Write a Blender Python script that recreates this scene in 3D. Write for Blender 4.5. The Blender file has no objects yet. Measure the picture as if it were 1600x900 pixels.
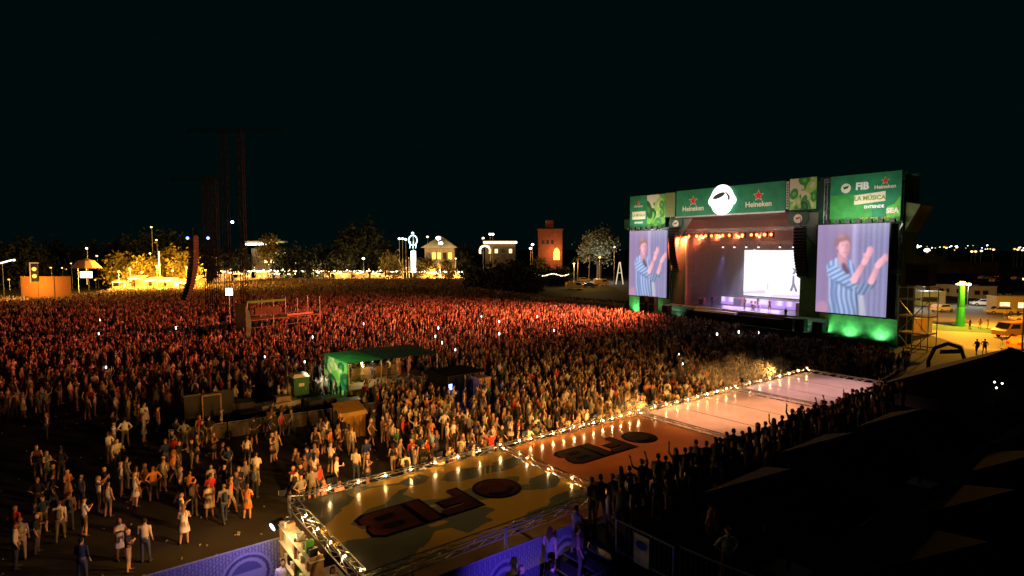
import bpy, bmesh, math, random
import numpy as np
from mathutils import Vector, Matrix
from mathutils.kdtree import KDTree

random.seed(7); rng = np.random.default_rng(7)
scn = bpy.context.scene
COL = scn.collection
R = math.radians

# ------------------------------------------------------------------ camera, world, exposure
cam_d = bpy.data.cameras.new('camera'); cam = bpy.data.objects.new('camera', cam_d); COL.objects.link(cam)
cam_d.sensor_width = 36.0; cam_d.lens = 36.0 * 930 / 1600; cam_d.clip_start = 0.2; cam_d.clip_end = 6000
PITCH = math.atan(62 / 930)
cam.location = (0, 0, 12); cam.rotation_euler = (math.pi / 2 - PITCH, 0, 0)
scn.camera = cam

w = bpy.data.worlds.new('World'); scn.world = w; w.use_nodes = True
bg = w.node_tree.nodes['Background']; bg.inputs[0].default_value = (0.10, 0.86, 0.84, 1); bg.inputs[1].default_value = 0.0037
scn.view_settings.view_transform = 'Standard'; scn.view_settings.look = 'None'
scn.view_settings.exposure = 0.0; scn.view_settings.gamma = 1.0; scn.view_settings.use_curve_mapping = False
scn.cycles.max_bounces = 5; scn.cycles.diffuse_bounces = 2; scn.cycles.glossy_bounces = 2; scn.cycles.transmission_bounces = 3
scn.cycles.transparent_max_bounces = 6; scn.cycles.use_denoising = True; scn.cycles.sample_clamp_indirect = 4.0
scn.cycles.caustics_reflective = False; scn.cycles.caustics_refractive = False

def lamp(name, typ, loc, power, color, target=None, **k):
    d = bpy.data.lights.new(name, typ); o = bpy.data.objects.new(name, d); COL.objects.link(o)
    d.energy = power; d.color = color; o.location = loc
    for a, v in k.items(): setattr(d, a, v)
    if target is not None:
        o.rotation_euler = (Vector(target) - Vector(loc)).to_track_quat('-Z', 'Y').to_euler()
    return o

# ------------------------------------------------------------------ frames and pixel helper (metres on the site)
ST_O = Vector((21.6, 108.9, 0)); ST_A = R(-55.58)            # stage: x along the front, y to the back
CA_O = Vector((-7.65, 20.05, 0)); CA_A = R(37.6)             # canopies: x towards the stage, y towards the crowd
M_ST = Matrix.Translation(ST_O) @ Matrix.Rotation(ST_A, 4, 'Z')
M_CA = Matrix.Translation(CA_O) @ Matrix.Rotation(CA_A, 4, 'Z')
def st(s, y, z): return M_ST @ Vector((s, y, z))
def ca(x, y, z): return M_CA @ Vector((x, y, z))
def at(px, py, z=0.0, depth=None):
    """site position of a point that the photograph shows at (px, py): on height z, or at a distance along y"""
    x, y = (px - 800) / 930, -(py - 450) / 930
    c, s = math.cos(-PITCH), math.sin(-PITCH)
    r = Vector((x, c - y * s, s + y * c))
    t = (z - 12) / r.z if depth is None else depth / r.y
    p = r * t; return Vector((p.x, p.y, p.z + 12))

# ------------------------------------------------------------------ materials
MATS = {}
def mat(name, color=(.5, .5, .5), rough=.7, metal=0, noise=0, nscale=4, bump=0, emis=None, estr=1, trans=0, sample=None, spec=.4):
    if name in MATS: return MATS[name]
    m = bpy.data.materials.new(name); m.use_nodes = True; nt = m.node_tree; N = nt.nodes; L = nt.links
    b = N['Principled BSDF']; b.inputs['Base Color'].default_value = (*color, 1); b.inputs['Roughness'].default_value = rough
    b.inputs['Metallic'].default_value = metal; b.inputs['Specular IOR Level'].default_value = spec
    if noise or bump:
        tc = N.new('ShaderNodeTexCoord'); nz = N.new('ShaderNodeTexNoise'); nz.inputs['Scale'].default_value = nscale
        nz.inputs['Detail'].default_value = 6; L.new(tc.outputs['Object'], nz.inputs['Vector'])
        if noise:
            mp = N.new('ShaderNodeMapRange'); mp.inputs[1].default_value = .3; mp.inputs[2].default_value = .7
            mp.inputs[3].default_value = 1 - noise; mp.inputs[4].default_value = 1 + noise
            mx = N.new('ShaderNodeVectorMath'); mx.operation = 'SCALE'; mx.inputs[0].default_value = color
            L.new(nz.outputs['Fac'], mp.inputs[0]); L.new(mp.outputs[0], mx.inputs['Scale']); L.new(mx.outputs[0], b.inputs['Base Color'])
        if bump:
            bp = N.new('ShaderNodeBump'); bp.inputs['Strength'].default_value = bump; bp.inputs['Distance'].default_value = .05
            L.new(nz.outputs['Fac'], bp.inputs['Height']); L.new(bp.outputs[0], b.inputs['Normal'])
    if emis:
        b.inputs['Emission Color'].default_value = (*emis, 1); b.inputs['Emission Strength'].default_value = estr
    if sample: m.cycles.emission_sampling = sample
    MATS[name] = m; return m

def attr_mat(name, attr, emit=0, rough=.6, trans=0):
    """colour from a vertex attribute: a screen (emit > 0) or a print"""
    m = bpy.data.materials.new(name); m.use_nodes = True; nt = m.node_tree; N = nt.nodes; L = nt.links
    b = N['Principled BSDF']; a = N.new('ShaderNodeAttribute'); a.attribute_name = attr
    b.inputs['Roughness'].default_value = rough
    if emit:
        b.inputs['Base Color'].default_value = (.02, .02, .02, 1)
        L.new(a.outputs['Color'], b.inputs['Emission Color']); b.inputs['Emission Strength'].default_value = emit
        m.cycles.emission_sampling = 'NONE'
    else: L.new(a.outputs['Color'], b.inputs['Base Color'])
    return m

ASPH = mat('asphalt', (.024, .023, .022), .9, noise=.5, nscale=.35, bump=.25)
BLACKM = mat('black_metal', (.012, .012, .013), .5, .3)
DARK = mat('dark_cloth', (.012, .012, .013), .95, spec=.08)
STEEL = mat('galvanised_steel', (.42, .42, .42), .42, .75, noise=.2, nscale=6)
TRUSS = mat('aluminium_truss', (.55, .54, .52), .35, .8)
WHITE = mat('white_paint', (.75, .75, .73), .5, noise=.08, nscale=3)
WOOD = mat('plywood', (.34, .20, .10), .7, noise=.25, nscale=5)
GREEN = mat('green_banner_cloth', (.012, .20, .085), .6, noise=.22, nscale=.7, bump=.5)
GREEND = mat('dark_green_scrim', (.010, .085, .035), .8, noise=.3, nscale=2)
GREENB = mat('bright_green_print', (.10, .42, .05), .6, noise=.25, nscale=2)
REDSTAR = mat('red_print', (.65, .02, .02), .5)
CREAM = mat('cream_print', (.72, .68, .50), .6)
GLOWW = mat('white_glow', (.8, .8, .8), emis=(1, .97, .9), estr=6, sample='NONE')
GLOWY = mat('warm_bulb', (.8, .6, .3), emis=(1, .56, .19), estr=950)
GLOWWARM = mat('warm_strip', (.8, .7, .5), emis=(1, .72, .36), estr=3.2, sample='NONE')
GLOWAMB = mat('amber_light', (.8, .5, .1), emis=(1, .50, .08), estr=2.2, sample='NONE')
GLOWO = mat('orange_blinder_lens', (.5, .2, .1), emis=(1, .12, .015), estr=9)
GLOWOC = mat('blinder_core', (.6, .4, .3), emis=(1, .34, .10), estr=6, sample='NONE')
GLOWG = mat('green_lens', (.5, .8, .5), emis=(.4, 1, .45), estr=20, sample='NONE')
GLOWB = mat('blue_lens', (.3, .3, .8), emis=(.12, .2, 1), estr=8, sample='NONE')
GLOWBW = mat('blue_white_lens', (.6, .6, .9), emis=(.55, .65, 1), estr=10, sample='NONE')

# ------------------------------------------------------------------ mesh builder
class MB:
    def __init__(s): s.v = []; s.f = []
    def add(s, vs, fs):
        k = len(s.v); s.v += [tuple(v) for v in vs]; s.f += [tuple(i + k for i in f) for f in fs]; return s
    def box(s, x0, x1, y0, y1, z0, z1):
        return s.add([(x0,y0,z0),(x1,y0,z0),(x1,y1,z0),(x0,y1,z0),(x0,y0,z1),(x1,y0,z1),(x1,y1,z1),(x0,y1,z1)],
                     [(0,3,2,1),(4,5,6,7),(0,1,5,4),(1,2,6,5),(2,3,7,6),(3,0,4,7)])
    def tube(s, a, b, r, r2=None, n=6):
        a, b = Vector(a), Vector(b); r2 = r if r2 is None else r2
        q = (b - a).to_track_quat('Z', 'Y'); vs = []
        for p, rr in ((a, r), (b, r2)):
            for i in range(n):
                t = 2 * math.pi * i / n; vs.append(p + q @ Vector((rr * math.cos(t), rr * math.sin(t), 0)))
        fs = [(i, (i + 1) % n, n + (i + 1) % n, n + i) for i in range(n)] + [tuple(range(n))[::-1], tuple(range(n, 2 * n))]
        return s.add(vs, fs)
    def prism(s, pts, y0, y1):
        """outline in x,z extruded along y"""
        n = len(pts); vs = [(x, y0, z) for x, z in pts] + [(x, y1, z) for x, z in pts]
        return s.add(vs, [tuple(range(n)), tuple(range(n, 2 * n))[::-1]] + [(i, n + i, n + (i + 1) % n, (i + 1) % n) for i in range(n)])
    def slab(s, pts, z0, z1):
        n = len(pts); vs = [(x, y, z0) for x, y in pts] + [(x, y, z1) for x, y in pts]
        return s.add(vs, [tuple(range(n))[::-1], tuple(range(n, 2 * n))] + [(i, (i + 1) % n, n + (i + 1) % n, n + i) for i in range(n)])
    def ball(s, c, r, n=8, m=5, sz=1):
        vs = [(c[0], c[1], c[2] - r * sz)]
        for j in range(1, m):
            p = -math.pi / 2 + math.pi * j / m
            for i in range(n):
                t = 2 * math.pi * i / n; vs.append((c[0] + r * math.cos(p) * math.cos(t), c[1] + r * math.cos(p) * math.sin(t), c[2] + r * sz * math.sin(p)))
        vs.append((c[0], c[1], c[2] + r * sz)); fs = []
        for i in range(n): fs.append((0, 1 + (i + 1) % n, 1 + i))
        for j in range(m - 2):
            for i in range(n):
                a = 1 + j * n + i; b = 1 + j * n + (i + 1) % n; fs.append((a, b, b + n, a + n))
        l = len(vs) - 1
        for i in range(n): fs.append((l, 1 + (m - 2) * n + i, 1 + (m - 2) * n + (i + 1) % n))
        return s.add(vs, fs)
    def truss(s, a, b, wd=.3, r=.025, step=.6, up=(0, 0, 1)):
        """square lattice beam from a to b"""
        a, b = Vector(a), Vector(b); d = (b - a); ln = d.length; d.normalize()
        u = Vector(up); u = (u - d * u.dot(d)).normalized(); sd = d.cross(u)
        cs = [(u * i + sd * j) * (wd / 2) for i, j in ((1, 1), (1, -1), (-1, -1), (-1, 1))]
        for c in cs: s.tube(a + c, b + c, r, n=4)
        n = max(2, int(ln / step))
        for k in range(n):
            p, q = a + d * ln * k / n, a + d * ln * (k + 1) / n
            for i in range(4):
                c, e = cs[i], cs[(i + 1) % 4]
                s.tube(p + (c if k % 2 else e), q + (e if k % 2 else c), r * .6, n=3)
        return s
    def mesh(s, name, m):
        me = bpy.data.meshes.new(name); me.from_pydata(s.v, [], s.f); me.materials.append(m)
        bm = bmesh.new(); bm.from_mesh(me); bmesh.ops.recalc_face_normals(bm, faces=bm.faces); bm.to_mesh(me); bm.free()
        return me
    def build(s, name, m, parent=None, loc=None, rz=0, smooth=False):
        me = s.mesh(name, m); o = bpy.data.objects.new(name, me); COL.objects.link(o)
        if smooth: me.shade_smooth()
        if parent: o.parent = parent
        if loc is not None: o.location = loc
        o.rotation_euler.z = rz
        return o
def tag(o, label, cat, group=None, kind=None):
    o['label'] = label; o['category'] = cat
    if group: o['group'] = group
    if kind: o['kind'] = kind
    return o
def thing(name, label, cat, loc=(0, 0, 0), rz=0, group=None):
    o = bpy.data.objects.new(name, None); COL.objects.link(o); o.location = loc; o.rotation_euler.z = rz
    o.empty_display_size = .3
    return tag(o, label, cat, group)
def structure(o): o['kind'] = 'structure'; return o
def inst(me, name, parent=None, loc=(0, 0, 0), rz=0, sc=1):
    o = bpy.data.objects.new(name, me); COL.objects.link(o); o.location = loc; o.rotation_euler.z = rz
    o.scale = (sc, sc, sc)
    if parent: o.parent = parent
    return o
def stage_thing(name, label, cat, group=None, s=0, y=0, z=0): return thing(name, label, cat, st(s, y, z), ST_A, group)
def text_mesh(txt, size, m, offset=0, ext=.004, shear=0, space=1.0):
    c = bpy.data.curves.new('lettering', 'FONT'); c.body = txt; c.size = size; c.offset = offset; c.extrude = ext
    c.shear = shear; c.align_x = 'CENTER'; c.align_y = 'CENTER'; c.resolution_u = 3; c.space_character = space
    o = bpy.data.objects.new('lettering', c); COL.objects.link(o)
    dg = bpy.context.evaluated_depsgraph_get(); me = bpy.data.meshes.new_from_object(o.evaluated_get(dg)); me.name = 'lettering'
    bpy.data.objects.remove(o); bpy.data.curves.remove(c); me.materials.clear(); me.materials.append(m)
    return me
def letter(txt, size, m, parent, x, y, z, name='lettering', upright=True, rz=0, **k):
    o = inst(text_mesh(txt, size, m, **k), name, parent, (x, y, z))
    o.rotation_euler = (math.pi / 2, 0, 0) if upright else (0, 0, rz)
    return o
def star_pts(cx, cz, r, q=.42):
    return [(cx + (r if i % 2 == 0 else r * q) * math.sin(i * math.pi / 5), cz + (r if i % 2 == 0 else r * q) * math.cos(i * math.pi / 5)) for i in range(10)]
def circle_pts(cx, cz, r, n=28, rx=None): return [(cx + (rx or r) * math.cos(2 * math.pi * i / n), cz + r * math.sin(2 * math.pi * i / n)) for i in range(n)]
def picture(name, w_, h_, nx, ny, fn, m, parent, loc):
    """flat grid facing the crowd whose colours come from fn(a, b): a along, b up"""
    a, b = np.meshgrid(np.linspace(0, 1, nx), np.linspace(0, 1, ny)); rgb = fn(a, b).reshape(-1, 3)
    me = bpy.data.meshes.new(name)
    vs = np.stack([a.ravel() * w_, np.zeros(a.size), b.ravel() * h_], 1)
    i = np.arange((ny - 1) * nx).reshape(ny - 1, nx)[:, :-1].ravel()
    fs = np.stack([i, i + 1, i + nx + 1, i + nx], 1)
    me.from_pydata(vs.tolist(), [], fs.tolist())
    ca_ = me.color_attributes.new('col', 'FLOAT_COLOR', 'POINT')
    ca_.data.foreach_set('color', np.concatenate([rgb, np.ones((len(rgb), 1))], 1).astype(np.float32).ravel())
    me.materials.append(m); return inst(me, name, parent, loc)

# ------------------------------------------------------------------ setting: ground and yard
structure(MB().box(-2500, 2500, -60, 4500, -.5, 0).build('ground', ASPH))
YARD = mat('yard_concrete', (.26, .23, .18), .8, noise=.3, nscale=.12, bump=.1)
yp = [at(1398, 508), at(1398, 478), at(1500, 474), at(1640, 484), at(1800, 520), at(1700, 630), at(1512, 574), at(1505, 540), at(1455, 524)]
structure(MB().slab([(p.x, p.y) for p in yp], .001, .006).build('yard', YARD))
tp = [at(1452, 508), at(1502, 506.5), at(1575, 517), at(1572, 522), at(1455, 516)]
structure(MB().slab([(p.x, p.y) for p in tp], .006, .011).build('shade_strip', mat('painted_shade', (.03, .09, .035), .9, noise=.3, nscale=2)))  # dark green strip painted where shade falls across the yard
wall_m = mat('earth_bank', (.20, .13, .09), .9, noise=.35, nscale=.2)
structure(MB().box(-30, 30, -1, 1, 0, 5.5).build('retaining_wall', wall_m, loc=at(1465, 427, 0), rz=R(4)))

# ------------------------------------------------------------------ the stage
S = stage_thing('concert_stage', 'huge green festival stage with dark open front between two screens', 'stage')
drape_m = mat('stage_drape', (.22, .13, .13), .85, noise=.25, nscale=1.5)
def drape(name, x0, y0, x1, y1, z0, z1, m, parent, folds=40, amp=.12):
    vs = []; n = folds * 4; d = Vector((x1 - x0, y1 - y0)); ln = d.length; d.normalize(); nn = Vector((-d.y, d.x))
    for i in range(n + 1):
        t = i / n * ln; o = amp * math.sin(i * math.pi / 2 + .3 * math.sin(i)); p = Vector((x0, y0)) + d * t + nn * o
        vs += [(p.x, p.y, z0), (p.x, p.y, z1)]
    return MB().add(vs, [(2 * i, 2 * i + 2, 2 * i + 3, 2 * i + 1) for i in range(n)]).build(name, m, parent)
deck_m = mat('stage_deck', (.10, .10, .11), .35, noise=.2, nscale=1)
MB().box(8, 36, 0, 18, 1.5, 2.55).build('deck', deck_m, S)
MB().box(8, 36, .3, .5, 0, 1.5).build('skirt', DARK, S)
MB().box(9.2, 35.8, .8, 18, 17.3, 21.2).build('roof', mat('roof_tarpaulin', (.02, .045, .03), .7), S)
drape('back_drape', 8.5, 17, 35.5, 17, 2.55, 17.3, drape_m, S, 60)
drape('side_drape', 9.3, 1, 9.3, 17, 2.55, 17.3, drape_m, S, 34)
drape('side_drape', 34.7, 1, 34.7, 17, 2.55, 17.3, drape_m, S, 34)
MB().box(9.4, 34.6, 1, 17, 17.0, 17.25).build('ceiling', mat('stage_ceiling', (.07, .055, .05), .9), S)
for s in (12.4, 20.5):   # white lip boards on the bent deck front
    MB().box(s, s + 7.5, -.35, -.02, 2.38, 2.62).build('deck_edge', WHITE, S)
MB().box(15.5, 23, -1.3, -.45, 2.0, 2.3).build('deck_edge', WHITE, S)
MB().box(14, 32, -1.25, -.02, .0, 1.98).build('front_step', DARK, S)
for x0, x1 in ((-.6, 9.1), (34.9, 44.6)):      # side towers behind the screens
    m = MB()
    for x in (x0 + .2, x1 - .2):
        for y in (.9, 4.5): m.truss((x, y, 0), (x, y, 21.2), .4, .04, 1.0, up=(1, 0, 0))
    for z in (3, 9, 15.4, 21): m.truss((x0, .9, z), (x1, .9, z), .4, .04, 1.0); m.truss((x0, 4.5, z), (x1, 4.5, z), .4, .04, 1.0)
    m.build('tower_frame', TRUSS, S)
    MB().box(x0, x1, .55, .62, .05, 3.25).build('base_scrim', mat('base_scrim_cloth', (.12, .40, .16), .7, noise=.35, nscale=1.1), S)
    MB().box(x0, x1, 4.75, 4.8, .05, 21.0).build('rear_scrim', GREEND, S)
    MB().box(x0 - .03, x0, .6, 4.8, .05, 21.0).build('side_scrim', GREEND, S)
    MB().box(x1, x1 + .03, .6, 4.8, .05, 21.0).build('side_scrim', GREEND, S)
for x0, x1 in ((9.16, 11.9), (31.9, 34.84)):   # green columns beside the opening
    MB().box(x0, x1, .7, .9, .05, 17.2).build('column_scrim', GREEND, S)
    xs = (x0 + .5, x1 + 1.6) if x0 < 20 else (x1 - .5, x0 - 1.6)
    MB().prism([(xs[0], 16.9), (xs[1], 16.9), (xs[0], 12.2)], .35, .5).build('corner_brace', mat('grey_membrane', (.13, .13, .11), .6), S)
wing_m = mat('wing_tarpaulin', (.09, .12, .02), .6, noise=.3, nscale=1)
m = MB()
for k in range(7): m.add([(44.7, 1 + k * .5, 17.6), (46.3, 1 + k * .5, 17.2), (46.3, 1.4 + k * .5, 17.1), (44.7, 1.4 + k * .5, 17.5),
                           (44.7, 1 + k * .5, 14.0), (45.0, 1.4 + k * .5, 14.0)], [(0, 1, 2, 3), (0, 4, 1), (4, 5, 2, 1)])
m.build('side_awning', wing_m, S)
MB().box(-3.6, -.7, 2, 6, 15.6, 17.4).build('side_awning', GREEND, S)

# banners
def sponsor(parent, cx, cz, k, y=-.012):
    MB().prism(star_pts(cx, cz + .55 * k, .78 * k), y - .012, y).build('star', REDSTAR, parent)
    MB().prism(star_pts(cx, cz + .55 * k, .92 * k), y + .002, y + .010).build('star_outline', CREAM, parent)
    letter('Heineken', 1.12 * k, CREAM, parent, cx, y - .004, cz - .72 * k, offset=.022 * k)
def fest_head(parent, cx, cz, r, y, m_w, m_d):
    pts = []
    for i in range(48):
        t = 2 * math.pi * i / 48; a = abs(math.sin(t))
        k = 1.0 if a > .38 else 1.0 + .20 * math.cos(a / .38 * math.pi / 2)
        pts.append((cx + r * .93 * k * math.cos(t), cz + r * 1.06 * math.sin(t) - (.06 * r if a < .35 else 0)))
    MB().prism(pts, y, y + .28).build('face_plate', m_w, parent)
    lk = [(cx - .22 * r + .52 * r * math.cos(t) * math.cos(.32) - .17 * r * math.sin(t) * math.sin(.32), cz + .30 * r + .52 * r * math.cos(t) * math.sin(.32) + .17 * r * math.sin(t) * math.cos(.32)) for t in [i * .314 for i in range(20)]]
    MB().prism(lk, y - .02, y - .004).build('hair_lock', m_d, parent)
    o = [(cx + .66 * r * math.cos(R(t)), cz + .62 * r * math.sin(R(t))) for t in range(-5, 62, 8)]; i_ = [(cx + .52 * r * math.cos(R(t)), cz + .56 * r * math.sin(R(t))) for t in range(-5, 62, 8)]
    MB().prism(o + i_[::-1], y - .02, y - .004).build('hair_lock', m_d, parent)
    ring = circle_pts(cx, cz - .08 * r, .74 * r, 40); rin = circle_pts(cx, cz - .08 * r, .70 * r, 40)
    q = MB(); half = [i for i in range(40) if not 3 < i < 17]
    for i in half:
        j = (i + 1) % 40
        q.add([(ring[i][0], y - .01, ring[i][1]), (ring[j][0], y - .01, ring[j][1]), (rin[j][0], y - .01, rin[j][1]), (rin[i][0], y - .01, rin[i][1])], [(0, 1, 2, 3)])
    q.build('rim_line', m_d, parent)
b = stage_thing('fascia_banner', 'long green banner with two red stars across the top of the stage', 'banner', y=.45)
MB().box(10.0, 29.5, 0, .12, 17.35, 21.55).build('cloth', GREEN, b)
MB().box(9.9, 29.6, -.08, 0, 17.1, 17.32).build('bottom_rail', STEEL, b)
sponsor(b, 13.5, 19.2, 1.0); sponsor(b, 25.3, 19.2, 1.0)
b = stage_thing('festival_emblem', 'glowing white round head emblem mounted on the stage fascia', 'sign', y=-.1)
fest_head(b, 19.35, 19.5, 2.2, 0, mat('emblem_glow', (.8, .8, .8), emis=(1, 1, .97), estr=1.7, sample='NONE'), mat('emblem_dark', (.05, .05, .05), .7))
MB().box(18, 20.7, .29, .5, 18.5, 20.5).build('mounting', BLACKM, b)
b = stage_thing('slogan_strip', 'narrow cream vertical strip of small lettering beside the fascia banner', 'banner', y=.4)
MB().box(29.62, 30.05, 0, .1, 17.5, 21.4).build('cloth', mat('grey_print', (.38, .38, .34), .6), b)
for k in range(9): MB().box(29.74, 29.94, -.012, -.002, 17.8 + k * .38, 18.02 + k * .38).build('faint_mark', GREEND, b)
def leafy(seed):
    r_ = np.random.default_rng(seed); bl = [(r_.random(), r_.random(), .10 + .22 * r_.random(), .06 + .14 * r_.random(), r_.random() * 3.1, r_.integers(0, 5)) for _ in range(26)]
    pal = np.array([(.03, .22, .04), (.13, .42, .05), (.30, .52, .10), (.62, .55, .36), (.01, .09, .03)])
    def fn(a, b_):
        c = np.ones(a.shape + (3,)) * np.array((.10, .33, .05))
        c[(a < .45) & (b_ > .55)] = (.62, .58, .40); c[(a > .5) & (b_ < .5)] = (.01, .20, .09)
        for x, y, rx, ry, t, k in bl:
            u = (a - x) * math.cos(t) + (b_ - y) * math.sin(t); v = -(a - x) * math.sin(t) + (b_ - y) * math.cos(t)
            c[(u / rx) ** 2 + (v / ry) ** 2 < 1] = pal[k]
            c[((u / (rx * .4)) ** 2 + (v / (ry * .4)) ** 2 < 1) & (k % 2 == 0)] = pal[(k + 1) % 5]
        return c
    return fn
PRINT = attr_mat('printed_cloth', 'col')
b = stage_thing('leaf_print_banner', 'square banner printed with green leaves and cream patches next to dark gap', 'banner', y=.35)
MB().box(30.15, 34.05, .02, .12, 17.3, 21.7).build('backing', GREEND, b)
picture('print', 3.8, 4.3, 76, 86, leafy(3), PRINT, b, (30.2, 0, 17.35))
MB().box(34.15, 35.85, .5, .6, 17.1, 21.5).build('dark_return', GREEND, b)
b = stage_thing('tower_banner', 'large green banner with festival letters and red star on the tower', 'banner', y=.3)
MB().box(35.9, 44.45, 0, .12, 15.25, 21.4).build('cloth', GREEN, b)
MB().box(35.95, 41.2, -.008, -.001, 15.3, 18.9).build('pale_field', mat('mid_green_print', (.035, .28, .05), .6, noise=.2, nscale=1), b)
MB().prism(circle_pts(37.9, 19.75, .62), -.03, -.002).build('round_mark', CREAM, b)
MB().prism([(37.55, 19.9), (38.3, 20.05), (38.15, 19.75), (37.7, 19.6)], -.04, -.031).build('mark_lock', GREEND, b)
letter('FIB', 1.25, WHITE, b, 39.9, -.012, 19.85, offset=.06)
sponsor(b, 42.6, 20.0, .58)
MB().prism([(39.0, 17.55), (42.7, 17.85), (42.7, 19.05), (39.0, 18.75)], -.03, -.009).build('name_plate', CREAM, b)
letter('LA MÚSICA', .74, mat('olive_print', (.25, .30, .05), .6), b, 40.85, -.035, 18.3, offset=.03)
letter('ENTIENDE', .5, WHITE, b, 41.4, -.015, 17.2, offset=.02)
MB().prism([(42.9, 15.4), (44.4, 15.4), (44.4, 18.4), (43.7, 17.4), (42.9, 17.1)], -.012, -.009).build('leaf_patch', GREENB, b)
letter('SEA', .85, CREAM, b, 43.55, -.02, 16.6, offset=.05)
letter('VIVE  POR  ART', .5, mat('yellow_print', (.5, .5, .08), .6), b, 41.5, -.012, 15.7, offset=.02)
b = stage_thing('tower_banner', 'smaller green banner with leaf print above the far screen', 'banner', y=.3)
MB().box(-.5, 3.6, 0, .12, 15.5, 21.4).build('cloth', GREEN, b)
picture('print', 4.2, 5.8, 60, 80, leafy(11), PRINT, b, (3.62, 0, 15.55))
MB().box(7.85, 9.9, 0, .12, 17.3, 21.4).build('cloth', mat('olive_cloth', (.16, .20, .07), .6, noise=.2), b)
sponsor(b, 1.6, 19.9, .5)
MB().box(.1, 3.3, -.03, -.002, 17.2, 18.6).build('name_plate', CREAM, b)
letter('LA MÚSICA', .6, MATS['olive_print'], b, 1.7, -.04, 17.9, offset=.02)
letter('ENTIENDE', .42, WHITE, b, 1.7, -.012, 16.6, offset=.02)
for s in (10.2, 31.6):
    b = stage_thing('corner_plaque', 'dark green corner board with round emblem, %s end of the stage opening' % ('far' if s < 20 else 'near'), 'sign', s=s, y=.2)
    MB().prism([(-1.1, 15.2), (1.1, 15.2), (1.5, 16.1), (1.3, 17.0), (-1.3, 17.0), (-1.5, 16.1)], 0, .14).build('board', mat('plaque_green', (.03, .07, .04), .6), b)
    MB().prism(circle_pts(0, 16.1, .62), -.03, -.002).build('round_mark', CREAM, b)
    MB().prism([(-.35, 16.25), (.4, 16.4), (.25, 16.1), (-.2, 15.95)], -.04, -.031).build('mark_lock', REDSTAR, b)

# floodlights on arms in front of the tower banners
fl_arm = MB().tube((0, 0, 0), (0, -.9, .15), .035).mesh('arm', BLACKM); fl_head = MB().box(-.28, .28, -1.25, -.85, -.02, .42).mesh('lamp_head', BLACKM)
fl_lens = MB().box(-.22, .22, -.848, -.845, .02, .38).mesh('lens', GLOWWARM)
for s in [.4 + i * 1.3 for i in range(6)] + [36.3 + i * 1.3 for i in range(7)]:
    t = thing('floodlight', 'black floodlight on a short arm below the ' + ('smaller far' if s < 20 else 'large near') + ' tower banner', 'floodlight', st(s, .2, 15.2 if s > 20 else 15.35), ST_A, 'floodlights under the tower banners')
    inst(fl_arm, 'arm', t); inst(fl_head, 'lamp_head', t); inst(fl_lens, 'lens', t)
lamp('banner_flood_light', 'AREA', st(40.2, -3.2, 15.2), 430, (1, 1, .9), st(40.2, .3, 18.8), shape='RECTANGLE', size=8, size_y=.6)
lamp('banner_flood_light', 'AREA', st(4, -3.2, 15.2), 430, (1, 1, .85), st(4, .3, 18.8), shape='RECTANGLE', size=8, size_y=.6)
lamp('fascia_flood_light', 'AREA', st(20, -4.5, 16.0), 560, (1, .95, .85), st(20, .4, 19.6), shape='RECTANGLE', size=20, size_y=.5)

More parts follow.
